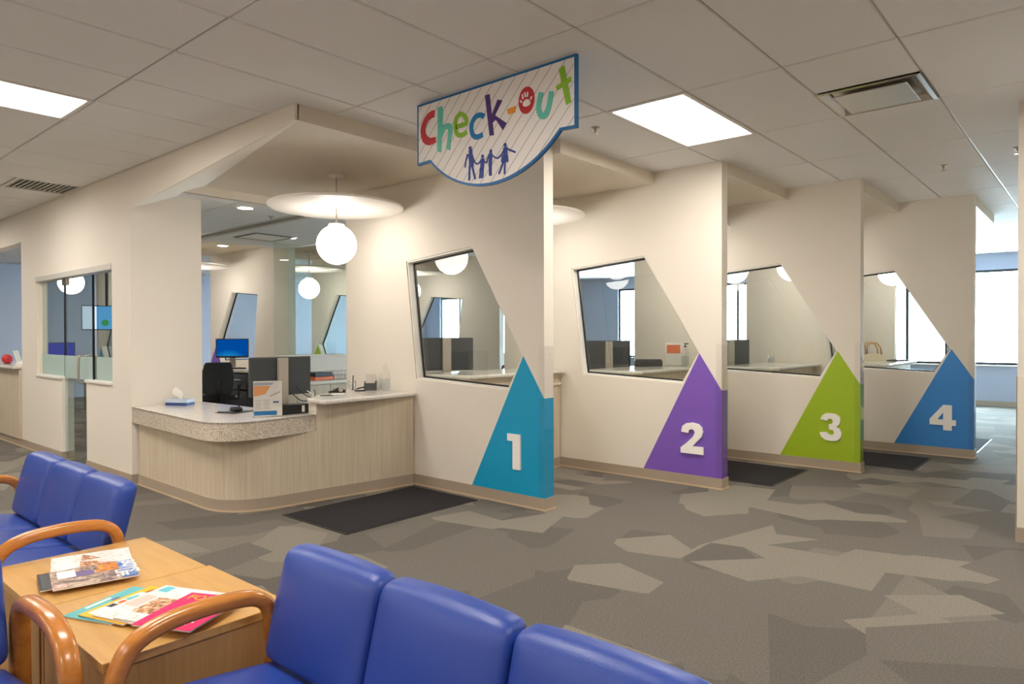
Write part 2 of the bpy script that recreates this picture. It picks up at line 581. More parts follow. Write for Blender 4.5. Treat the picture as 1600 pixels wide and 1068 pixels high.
# ceiling: board above, hung grid, and the lay-in tiles one by one
ceiling = struct(MB().box(X0, X1, Y0, Y1, HC + 0.10, HC + 0.16).build('ceiling', M['plenum']))
GX, GY, TW, TL = -0.8526, 1.686, 0.61, 1.22
LIGHTS = [(2, 2), (7, -1), (2, -1), (-3, -1), (-3, 2), (12, -1), (17, -1), (2, -4), (7, -4), (-3, -4), (12, -4), (23, 2), (23, 5), (23, 8)]
DIFF = [(0, 2)]
RETURN = [(12, 0)]


def px(p):
    d = Vector(p) - Vector((0, 0, 1.407))
    z = -d.dot(_b)
    if z < 0.1:
        return None
    return (800 + 1078.9 * d.dot(_r) / z, 534 - 1078.9 * d.dot(_u) / z)


tile_cache = {}


def tile_mesh(w, l):
    k = (round(w, 3), round(l, 3))
    if k not in tile_cache:
        g = 0.006
        b = MB()
        x0, x1, y0, y1 = -w / 2 + g, w / 2 - g, -l / 2 + g, l / 2 - g
        e = 0.006
        b.add([(x0 + e, y0 + e, 0), (x1 - e, y0 + e, 0), (x1 - e, y1 - e, 0), (x0 + e, y1 - e, 0),
               (x0, y0, 0.006), (x1, y0, 0.006), (x1, y1, 0.006), (x0, y1, 0.006),
               (x0, y0, 0.018), (x1, y0, 0.018), (x1, y1, 0.018), (x0, y1, 0.018)],
              [(0, 3, 2, 1), (0, 1, 5, 4), (1, 2, 6, 5), (2, 3, 7, 6), (3, 0, 4, 7), (4, 5, 9, 8), (5, 6, 10, 9), (6, 7, 11, 10), (7, 4, 8, 11), (8, 9, 10, 11)])
        tile_cache[k] = b.mesh('ceiling_tile', M['tile'])
    return tile_cache[k]


def put_tile(x0, x1, y0, y1, z, parent):
    o = bpy.data.objects.new('ceiling_tile', tile_mesh(x1 - x0, y1 - y0))
    COL.objects.link(o); o.parent = parent; o.location = ((x0 + x1) / 2, (y0 + y1) / 2, z)
    return o


cells = []
rest = MB()
for c in range(-9, 29):
    for r in range(-5, 12):
        xa, xb = GX - TW * (c + 1), GX - TW * c
        ya, yb = GY + TL * r, GY + TL * (r + 1)
        xa, xb, ya, yb = max(xa, X0), min(xb, X1), max(ya, Y0), min(yb, Y1)
        if xb - xa < 0.05 or yb - ya < 0.05 or (c, r) in LIGHTS:
            continue
        # trim along the office wall
        if xb <= -4.16 + 0.02 and ya < YW < yb:
            yb = YW
        if xa < SOF_X[0] and ya >= YW and ya < 11.0 and in_office((xa + xb) / 2, (ya + yb) / 2) and in_office(xb - 0.02, ya + 0.1) and in_office(xb - 0.02, yb - 0.1) and in_office(xa + 0.02, ya + 0.1):
            continue
        if (c, r) in DIFF:
            yb = ya + TL / 2
        if (c, r) in RETURN:
            yb = ya + 0.30
        q = px(((xa + xb) / 2, (ya + yb) / 2, HC))
        if q and -120 < q[0] < 1720 and -90 < q[1] < 480 and (yb - ya) > 0.1:
            cells.append((math.hypot(xa, ya), xa, xb, ya, yb))
        else:
            rest.box(xa + 0.006, xb - 0.006, ya + 0.006, yb - 0.006, HC, HC + 0.018)
cells.sort()
for i, (_, xa, xb, ya, yb) in enumerate(cells):
    if i < 290:
        put_tile(xa, xb, ya, yb, HC, ceiling)
    else:
        rest.box(xa + 0.006, xb - 0.006, ya + 0.006, yb - 0.006, HC, HC + 0.018)
o = rest.build('ceiling_tile_field', M['tile'], ceiling); o['kind'] = 'stuff'
g = MB()
for c in range(-9, 30):
    x = GX - TW * c
    if X0 < x < X1: g.box(x - 0.012, x + 0.012, Y0, Y1, HC + 0.010, HC + 0.030)
for r in range(-5, 13):
    y = GY + TL * r
    if Y0 < y < Y1: g.box(X0, X1, y - 0.012, y + 0.012, HC + 0.010, HC + 0.030)
o = g.build('ceiling_grid', M['grid'], ceiling)

# the lower ceiling inside the office strip
office_ceiling = MB()
for (a, b), s, bf in zip(BAY, SOF_X, BFRONT):
    office_ceiling.box(bf + 2.5, s - 2.545, a + 0.1, b + 0.12, HO + 0.02, HS + 0.05)
office_ceiling = struct(office_ceiling.build('ceiling_office', M['grid']))
n_off = 0
for (a, b), s, bf in zip(BAY[:4], SOF_X, BFRONT):
    xr = s - 2.52
    x = xr
    ys = [a + 0.12, (a + b) / 2 + 0.1, b] if b - a < 1.8 else [a, b]
    while x > bf + 2.5 + 0.2:
        xa = max(x - 1.22, bf + 2.5)
        for k in range(len(ys) - 1):
            put_tile(xa, x, ys[k], ys[k + 1], HO, office_ceiling); n_off += 1
        x -= 1.22

# soffits
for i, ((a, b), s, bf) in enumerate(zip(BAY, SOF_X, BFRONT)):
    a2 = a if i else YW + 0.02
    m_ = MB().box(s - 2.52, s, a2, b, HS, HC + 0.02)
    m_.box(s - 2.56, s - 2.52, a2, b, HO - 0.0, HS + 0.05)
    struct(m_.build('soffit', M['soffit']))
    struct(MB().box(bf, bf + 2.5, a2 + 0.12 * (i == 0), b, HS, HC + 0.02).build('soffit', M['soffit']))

# office front wall with its openings
for (xa, xb, za, zb) in [(-10.47, -9.86, 0, HC), (-9.86, -7.44, 2.13, HC), (-9.86, -8.95, 0, 0.92), (-8.17, -7.44, 0, 0.92), (-7.44, -6.97, 0, HC),
                         (-13.94, -10.47, 2.604, HC), (-13.94, -10.47, 0, 0.99), (-14.06, -13.94, 0, HC)]:
    struct(MB().box(xa, xb, YW, YW + 0.12, za, zb + (0.02 if zb == HC else 0)).build('wall_left', M['wall']))
struct(MB().box(-7.09, -6.97, YW + 0.12, 3.257, 0, HC).build('wall_left', M['wall']))
# sloping header over the desk opening
h = MB()
h.add([(-6.97, YW, 2.606), (-4.16, YW, HS), (-4.16, YW, HC + 0.02), (-6.97, YW, HC + 0.02),
       (-6.97, 3.22, HS), (-4.16, YW + 0.03, HS), (-4.16, YW + 0.03, HC + 0.02), (-6.97, 3.22, HC + 0.02)],
      [(0, 1, 2, 3), (0, 4, 5, 1), (4, 7, 6, 5), (1, 5, 6, 2), (3, 2, 6, 7), (0, 3, 7, 4)])
struct(h.build('wall_header', M['wall']))
# laminate facing and ledge under the left opening
ledge = thing('pass_counter', 'pale counter ledge with laminate front at the far left opening', 'counter', (-10.47, YW, 0))
MB().box(-3.3, -0.02, -0.03, 0.0, 0.10, 0.98).build('laminate_front', M['laminate'], ledge)
MB().box(-3.4, -0.02, -0.10, 0.45, 0.99, 1.03).build('ledge_top', M['quartz_top'], ledge, bevel=0.012)

# outer walls
struct(MB().box(X0 - 0.1, X0, Y0, Y1, 0, HC + 0.1).build('wall_far_left', M['daylit_grey_wall']))
struct(MB().box(X1, X1 + 0.1, Y0, Y1, 0, HC + 0.1).build('wall_outer_right', M['wall']))
struct(MB().box(X0, X1, Y0 - 0.1, Y0, 0, HC + 0.1).build('wall_back', M['wall']))
# corridor wall at the right edge of the view
w = MB().box(-0.46, X1, 5.77, 5.89, 0, HC + 0.02)
w.box(-0.46, -0.34, 5.89, Y1, 0, HC + 0.02)
struct(w.build('wall_right', M['wall']))
struct(MB().box(-0.468, 0.4, 5.758, 5.77, 0.0, 0.10).build('baseboard_right', M['base']))
gd = MB().box(-0.464, -0.38, 5.762, 5.77, 0.10, 1.12); gd.box(-0.466, -0.46, 5.762, 5.86, 0.10, 1.12)
struct(gd.build('trim_1', M['cream']))

struct(MB().box(-4.42, -2.30, 11.05, 11.17, 0, HC + 0.02).build('wall_bay_end', M['wall']))
# far wall with its row of windows
WIN = [(-2.35, -0.95), (-3.9, -2.45), (-5.7, -4.25), (-7.6, -6.05), (-10.2, -8.6), (-14.6, -13.2), (-17.3, -15.5)]  # last window is added to brighten the view through the teal partition
w = MB()
w.box(X0, X1, Y1, Y1 + 0.2, 0, 0.80); w.box(X0, X1, Y1, Y1 + 0.2, 2.66, HC + 0.1)
edges = sorted([X0, X1] + [e for q in WIN for e in q])
for k in range(0, len(edges), 2):
    w.box(edges[k], edges[k + 1], Y1, Y1 + 0.2, 0.80, 2.66)
struct(w.build('wall_far', M['daylit_blue_wall']))
for n_, (a, b) in enumerate(WIN):
    t = struct(thing('window_%d' % (n_ + 2), None, None, ((a + b) / 2, Y1, 0.80)))
    hw = (b - a) / 2
    fr = MB()
    fr.ring([(-hw, 0), (hw, 0), (hw, 1.86), (-hw, 1.86)], [(-hw + 0.05, 0.05), (hw - 0.05, 0.05), (hw - 0.05, 1.81), (-hw + 0.05, 1.81)], 'xz', 0.04, 0.10)
    fr.build('window_frame', M['gasket'], t)
    if n_: MB().box(-0.03, 0.03, 0.045, 0.095, 0.05, 1.81).build('mullion', M['gasket'], t)
    MB().box(-hw + 0.05, hw - 0.05, 0.065, 0.072, 0.05, 1.81).build('pane', M['glass'], t)
    MB().box(-hw - 0.04, hw + 0.04, -0.06, 0.04, -0.03, 0.0).build('window_sill', M['white'], t, bevel=0.006)
struct(MB().box(X0, -0.46, Y1 - 0.012, Y1, 0, 0.10).build('baseboard_far', M['base']))


def baseboard(name, path, parent=None, h=0.10, t=0.010):
    """vinyl base following a polyline seen with the room on its right-hand side"""
    b = MB(); c = MB()
    P = [Vector(p) for p in path]
    def off(d):
        out = []
        for i in range(len(P)):
            if i == 0:
                d1 = (P[1] - P[0]).normalized(); out.append(P[0] + Vector((d1.y, -d1.x)) * d)
            elif i == len(P) - 1:
                d1 = (P[-1] - P[-2]).normalized(); out.append(P[-1] + Vector((d1.y, -d1.x)) * d)
            else:
                d1 = (P[i] - P[i - 1]).normalized(); d2 = (P[i + 1] - P[i]).normalized()
                n1 = Vector((d1.y, -d1.x)); n2 = Vector((d2.y, -d2.x))
                n_ = (n1 + n2).normalized(); out.append(P[i] + n_ * (d / max(0.3, n_.dot(n1))))
        return out
    i0, i1, i2 = off(0.0), off(t), off(t + 0.006)
    b.prism([tuple(p) for p in i0] + [tuple(p) for p in reversed(i1)], 'xy', 0.0, h)
    c.prism([tuple(p) for p in i1] + [tuple(p) for p in reversed(i2)], 'xy', 0.0, 0.014)
    o = b.build(name, M['base'], parent)
    c.build('base_toe', M['toe'], o)
    if parent is None: struct(o)
    return o


baseboard('baseboard_left', [(-8.17, YW), (-6.97, YW), (-6.97, 2.66)])
baseboard('baseboard_left', [(-13.9, YW), (-8.95, YW), (-8.95, YW + 0.12)])

# ------------------------------------------------------------------ glass door and side windows in the front wall
t = struct(thing('window_1', None, None, (-9.86, YW, 0)))
for (a, b) in ((0.03, 0.91), (1.835, 2.42)):
    p_ = MB().box(a, b, 0.055, 0.065, 0.95, 2.06).build('pane', M['glass2'], t)
    MB().box(a, b, 0.052, 0.0545, 0.955, 1.19).build('frosted_band', M['frost'], p_)
MB().box(0.0, 2.42, -0.012, 0.10, 2.062, 2.128).build('header_rail', M['alu'], t, bevel=0.004)
MB().box(0.0, 0.91, -0.02, 0.14, 0.92, 0.95).build('window_sill', M['white'], t, bevel=0.006)
MB().box(1.69, 2.42, -0.02, 0.14, 0.92, 0.95).build('window_sill', M['white'], t, bevel=0.006)
MB().box(0.0, 0.03, 0.03, 0.09, 0.95, 2.06).build('side_channel', M['cream'], t)
d = struct(thing('door_1', None, None, (-8.94, YW, 0)))
p_ = MB().box(0.0, 0.885, 0.030, 0.042, 0.015, 2.05).build('door_pane', M['glass2'], d)
MB().box(0.002, 0.883, 0.027, 0.0295, 0.94, 1.19).build('frosted_band', M['frost'], p_)
MB().box(0.876, 0.888, 0.026, 0.046, 0.95, 2.05).build('edge_seal', M['gasket'], d)
MB().box(-0.006, 0.004, 0.026, 0.046, 0.95, 2.05).build('edge_seal', M['gasket'], d)
MB().box(-0.05, 0.09, 0.018, 0.054, 1.98, 2.06).build('patch_fitting', M['steel'], d, bevel=0.003)
hp = fillet([(0.70, 0.03, 1.20), (0.70, -0.05, 1.20), (0.70, -0.05, 0.915), (0.70, 0.03, 0.915)], 0.03, 6)
MB().tube(hp, 0.013, 10).build('handle', M['steel'], d, smooth=True)
hp = fillet([(0.70, 0.042, 1.20), (0.70, 0.12, 1.20), (0.70, 0.12, 0.915), (0.70, 0.042, 0.915)], 0.03, 6)
MB().tube(hp, 0.013, 10).build('handle', M['steel'], d, smooth=True)

# ------------------------------------------------------------------ numbered partition fins
WPOLY = [(-1.67, 2.11), (-0.795, 2.18), (-0.215, 1.235), (-0.385, 0.948), (-1.53, 0.995)]
NUM = {
    1: ([[(0, 1), (1, 1), (1, 0), (0.42, 0), (0.42, 0.80), (0, 0.80)]], -0.375, 0.138),
    2: ([[(0, 0), (1, 0), (1, .24), (.52, .24), (.74, .42), (.92, .57), (.98, .72), (.93, .87), (.78, .965), (.5, 1), (.25, .965), (.08, .87), (.02, .68), (.34, .66),
          (.37, .75), (.48, .79), (.60, .76), (.63, .68), (.55, .55), (.3, .36), (0, .17)]], -0.395, 0.226),
    3: ([[(.03, .76), (.12, .9), (.28, .98), (.5, 1), (.74, .97), (.9, .87), (.93, .73), (.87, .6), (.73, .53), (.9, .45), (.99, .3), (.93, .13), (.76, .02), (.5, 0),
          (.24, .03), (.06, .14), (0, .28), (.32, .31), (.38, .24), (.5, .21), (.62, .24), (.66, .31), (.6, .39), (.42, .42), (.42, .6), (.55, .62), (.6, .7), (.56, .78), (.47, .8), (.38, .77), (.35, .71)]], -0.385, 0.218),
    4: ([[(0, .2), (.52, .2), (.52, .42), (0, .42)], [(.52, 0), (.85, 0), (.85, .2), (1, .2), (1, .42), (.85, .42), (.85, 1), (.52, 1)], [(0, .42), (.30, .42), (.52, .70), (.52, 1)]], -0.427, 0.26),
}


def fin(loc, num, colour, label, mirror=1.0, guard=True):
    s = mirror
    t = thing('partition_wall', label, 'partition wall', loc)
    X = lambda pts: [(s * x, z) for x, z in pts]
    Lf, H = FIN_L, HC + 0.02
    W = X(WPOLY); O = X([(-Lf, H), (0, H), (0, 0), (-Lf, 0)])
    b = MB()
    vs = [(p[0], y, p[1]) for y in (0, FIN_T) for p in O + W]
    fs = []
    for k in (0, 9):
        fs += [(k + 0, k + 1, k + 5, k + 4), (k + 1, k + 2, k + 6, k + 5), (k + 2, k + 7, k + 6), (k + 2, k + 3, k + 8, k + 7), (k + 3, k + 0, k + 4, k + 8)]
    for i in range(4):
        fs.append((i, (i + 1) % 4, 9 + (i + 1) % 4, 9 + i))
    for i in range(5):
        j = (i + 1) % 5
        fs.append((4 + i, 13 + i, 13 + j, 4 + j))
    b.add(vs, fs)
    b.build('wall_body', M['wall'], t)
    w1 = inset(W, 0.014); w2 = inset(W, 0.028)
    fr = MB().ring(W, w1, 'xz', 0.012, FIN_T - 0.006).build('window_frame', M['white'], t)
    MB().ring(w1, w2, 'xz', 0.080, 0.100).build('gasket', M['gasket'], t)
    MB().prism(w1, 'xz', 0.086, 0.094).build('pane', M['glass'], t)
    T = X([(-0.80, 0.10), (-0.215, 1.235), (0.0, 0.90), (0.0, 0.10)])
    p = MB().prism(T, 'xz', -0.003, 0.0)
    p.box(min(0, s * 0.003), max(0, s * 0.003), -0.003, FIN_T, 0.10, 0.90)
    p.build('triangle_panel', M[colour], t)
    polys, nx, nw = NUM[num]
    nb = MB()
    for q in polys:
        xs = [((nx + u * nw) if s > 0 else (-nx - nw + u * nw), 0.30 + v * 0.29) for u, v in q]
        nb.prism(xs, 'xz', -0.022, -0.004)
    nb.build('numeral', M['num'], t)
    pth = [(-Lf, 0.0), (0.0, 0.0), (0.0, FIN_T), (-Lf, FIN_T)]
    pth = [(s * x, y) for x, y in pth]
    if s < 0: pth = pth[::-1]
    baseboard('baseboard', pth, t)
    if guard:
        g_ = MB().box(min(s * 0.004, s * 0.007), max(s * 0.004, s * 0.007), -0.007, FIN_T + 0.006, 0.11, 1.32)
        g_.box(min(-s * 0.05, s * 0.007), max(-s * 0.05, s * 0.007), -0.009, -0.006, 0.11, 1.32)
        g_.build('corner_guard', M['guard'], t)
        sc_ = MB()
        for zz in (0.2, 0.55, 0.9, 1.25):
            sc_.lathe([(0.005, 0), (0.004, 0.003)], (0, 0, 0), 8)
        sc_.v = [(s * (0.007 + v[2]), FIN_T / 2 + v[0] * 1.0, zz_ + v[1]) for v, zz_ in zip(sc_.v, [z for z in (0.2, 0.55, 0.9, 1.25) for _ in range(16)])]
        sc_.build('guard_screw', M['steel'], t)
    return t


NAMES = {1: ('teal', 'teal'), 2: ('purple', 'purple'), 3: ('lime', 'lime green'), 4: ('azure', 'blue')}
for i in range(4):
    c, cn = NAMES[i + 1]
    fin((FIN_X[i], FIN_Y[i], 0), i + 1, c, 'beige partition with slanted window, %s triangle and white numeral %d' % (cn, i + 1))
for i in range(4):
    c, cn = NAMES[i + 1]
    fin((FIN_X[i] - WIDTH, FIN_Y[i], 0), i + 1, c, 'far mirrored partition with %s triangle, seen across the office behind the desk' % cn, -1.0, False)

# ------------------------------------------------------------------ lamps
def troffer(c, r, label):
    xa, xb = GX - TW * (c + 1), GX - TW * c
    ya, yb = GY + TL * r, GY + TL * (r + 1)
    t = thing('ceiling_light', label, 'ceiling light', ((xa + xb) / 2, (ya + yb) / 2, HC - 0.004), 0, 'recessed light panels in the waiting room ceiling')
    w_, l_ = TW / 2 - 0.006, TL / 2 - 0.006
    MB().ring([(-w_, -l_), (w_, -l_), (w_, l_), (-w_, l_)], [(-w_ + 0.028, -l_ + 0.028), (w_ - 0.028, -l_ + 0.028), (w_ - 0.028, l_ - 0.028), (-w_ + 0.028, l_ - 0.028)], 'xy', 0.0, 0.05).build('frame', M['white'], t)
    MB().box(-w_ + 0.028, w_ - 0.028, -l_ + 0.028, l_ - 0.028, 0.030, 0.036).build('diffuser', M['troffer'], t)
    return t


LT = {(2, 2): 'lit ceiling panel right of the hanging sign', (7, -1): 'lit ceiling panel at the far left above the blue chairs',
      (2, -1): 'lit ceiling panel straight above the magazine table', (-3, -1): 'lit ceiling panel to the right of the camera', (-3, 2): 'lit ceiling panel past the right edge of the picture',
      (12, -1): 'lit ceiling panel in front of the glass door', (17, -1): 'lit ceiling panel in front of the far left ledge', (2, -4): 'lit ceiling panel behind the foreground seats',
      (7, -4): 'lit ceiling panel at the back of the room, towards the glass door', (-3, -4): 'lit ceiling panel in the rear right corner of the room', (12, -4): 'lit ceiling panel in the rear left corner of the room',
      (23, 2): 'added lit ceiling panel of the far waiting room, nearest the glass door', (23, 5): 'added lit ceiling panel in the middle of the far waiting room', (23, 8): 'added lit ceiling panel of the far waiting room, nearest the windows'}  # far waiting room panels are added to light that area
for c, r in LIGHTS:
    troffer(c, r, LT.get((c, r), 'lit ceiling panel outside the view of the numbered partitions'))


def pendant(x, y, label, zc=HS):
    t = thing('globe_pendant', label, 'pendant lamp', (x, y, zc), 0, 'globe pendants with disc reflectors')
    MB().lathe([(0.0001, -0.035), (0.05, -0.032), (0.068, -0.02), (0.07, 0)], seg=24).build('ceiling_canopy', M['disc'], t, smooth=True)
    MB().cyl(0, 0, -0.47, -0.03, 0.007, 8).build('stem', M['steel'], t)
    pr_ = [(0.0001, -0.318), (0.30, -0.318), (0.56, -0.316), (0.595, -0.308), (0.60, -0.296), (0.592, -0.285), (0.56, -0.280), (0.0001, -0.276)]
    MB().lathe(pr_, seg=64).build('disc_reflector', M['disc'], t, auto=True)
    MB().lathe([(0.075, -0.47), (0.07, -0.452), (0.03, -0.444), (0.0001, -0.442)], seg=24).build('globe_cap', M['white'], t, smooth=True)
    MB().sphere((0, 0, -0.638), 0.178, 32, 18).build('globe', M['globe'], t, smooth=True)
    return t


PEND = ['large globe pendant lamp with white disc above the curved desk', 'globe pendant with white disc in the bay just past the teal partition',
        'globe pendant with white disc in the bay just past the purple partition', 'globe pendant with white disc in the bay just past the lime green partition', 'globe pendant with white disc in the bay just past the blue partition']
for (x, y), lb in zip([(-5.28, 3.70), (-4.33, 5.2), (-3.6, 6.86), (-2.87, 8.5), (-2.15, 10.2)], PEND):
    pendant(x, y, lb)
for (x, y), lb in zip([(-12.0, 3.6), (-11.55, 5.2), (-10.55, 6.82), (-9.8, 8.5)],
                      ['globe pendant seen through the glass door', 'disc pendant on the far side of the office, left of the blue monitor',
                       'small globe pendant seen through the glass above the pony wall', 'globe pendant deepest in the far office bays']):
    pendant(x, y, lb)


def downlight(x, y, label, z=HO):
    t = thing('downlight', label, 'downlight', (x, y, z), 0, 'recessed downlights in the office ceiling')
    MB().ring([(0.10 * math.cos(2 * PI * i / 28), 0.10 * math.sin(2 * PI * i / 28)) for i in range(28)], [(0.078 * math.cos(2 * PI * i / 28), 0.078 * math.sin(2 * PI * i / 28)) for i in range(28)], 'xy', -0.006, 0.0).build('trim_ring', M['white'], t)
    MB().cyl(0, 0, -0.004, -0.001, 0.077, 28).build('lens', M['down'], t)
    return t


downlight(-7.02, 3.76, 'round downlight nearest the desk opening')
downlight(-8.69, 5.32, 'round downlight above the pony wall glass')
downlight(-10.85, 5.42, 'round downlight further back left in the office ceiling', HS)
downlight(-7.2, 6.8, 'round downlight in the middle of the third bay')
downlight(-6.4, 8.4, 'round downlight in the middle of the fourth bay')
downlight(-9.0, 3.6, 'round downlight behind the glass door')


# ------------------------------------------------------------------ ceiling fittings
def sprinkler(x, y, z, label):
    t = thing('sprinkler_head', label, 'sprinkler', (x, y, z), 0, 'ceiling sprinkler heads')
    MB().lathe([(0.04, 0.002), (0.036, -0.006), (0.012, -0.012), (0.010, -0.03)], seg=20).build('escutcheon', M['steel'], t, smooth=True)
    MB().lathe([(0.0001, -0.055), (0.02, -0.053), (0.02, -0.050), (0.004, -0.048), (0.004, -0.03)], seg=16).build('deflector', M['steel'], t)
    return t


sprinkler(-2.952, 4.397, HC, 'sprinkler head between the sign and the lit panel')
sprinkler(-1.163, 7.498, HC, 'sprinkler head over the corridor near partition 3')
sprinkler(-0.58, 7.2, HC, 'sprinkler head beside the right corridor wall')
sprinkler(-7.3, 4.22, HO, 'sprinkler head in the office ceiling')

t = thing('air_diffuser', 'square metal plaque air diffuser in the right ceiling', 'air vent', (GX - 0.305, GY + TL * 3 - 0.305, HC))
q = lambda a: [(-a, -a), (a, -a), (a, a), (-a, a)]
fr = MB()
for a0, z0, a1, z1 in ((0.30, -0.006, 0.275, -0.010), (0.275, -0.010, 0.235, 0.028)):
    vs = [(x, y, z0) for x, y in q(a0)] + [(x, y, z1) for x, y in q(a1)]
    fr.add(vs, [(i, (i + 1) % 4, 4 + (i + 1) % 4, 4 + i) for i in range(4)])
fr.box(-0.235, 0.235, -0.235, 0.235, 0.024, 0.028)
fr.build('vent_frame', M['steel'], t)
MB().box(-0.215, 0.215, -0.215, 0.215, -0.020, -0.012).build('plaque', mat('satin_aluminium', s2l(205, 204, 204), 0.33, 0.9), t, bevel=0.004)

xa, xb = GX - TW * 13, GX - TW * 12
t = thing('return_grille', 'grey return air grille in the left ceiling', 'air vent', ((xa + xb) / 2, GY + 0.60, HC))
MB().ring([(-0.30, -0.295), (0.30, -0.295), (0.30, 0.295), (-0.30, 0.295)], [(-0.275, -0.27), (0.275, -0.27), (0.275, 0.27), (-0.275, 0.27)], 'xy', -0.004, 0.015).build('vent_frame', M['white'], t)
MB().box(-0.275, 0.275, -0.27, 0.27, 0.014, 0.018).build('grille_back', M['dark'], t)
for k in range(12):
    MB().box(-0.275, 0.275, -0.26 + k * 0.0462, -0.245 + k * 0.0462, 0.000, 0.010).build('slat', M['grid'], t)
t = thing('office_vent', 'square vent flush in the office ceiling behind the desk', 'air vent', (-8.9, 5.05, HO))
MB().ring(q(0.30), q(0.265), 'xy', -0.008, 0.004).build('vent_frame', M['dark'], t)
MB().box(-0.265, 0.265, -0.265, 0.265, -0.006, 0.002).build('plaque', M['white'], t)

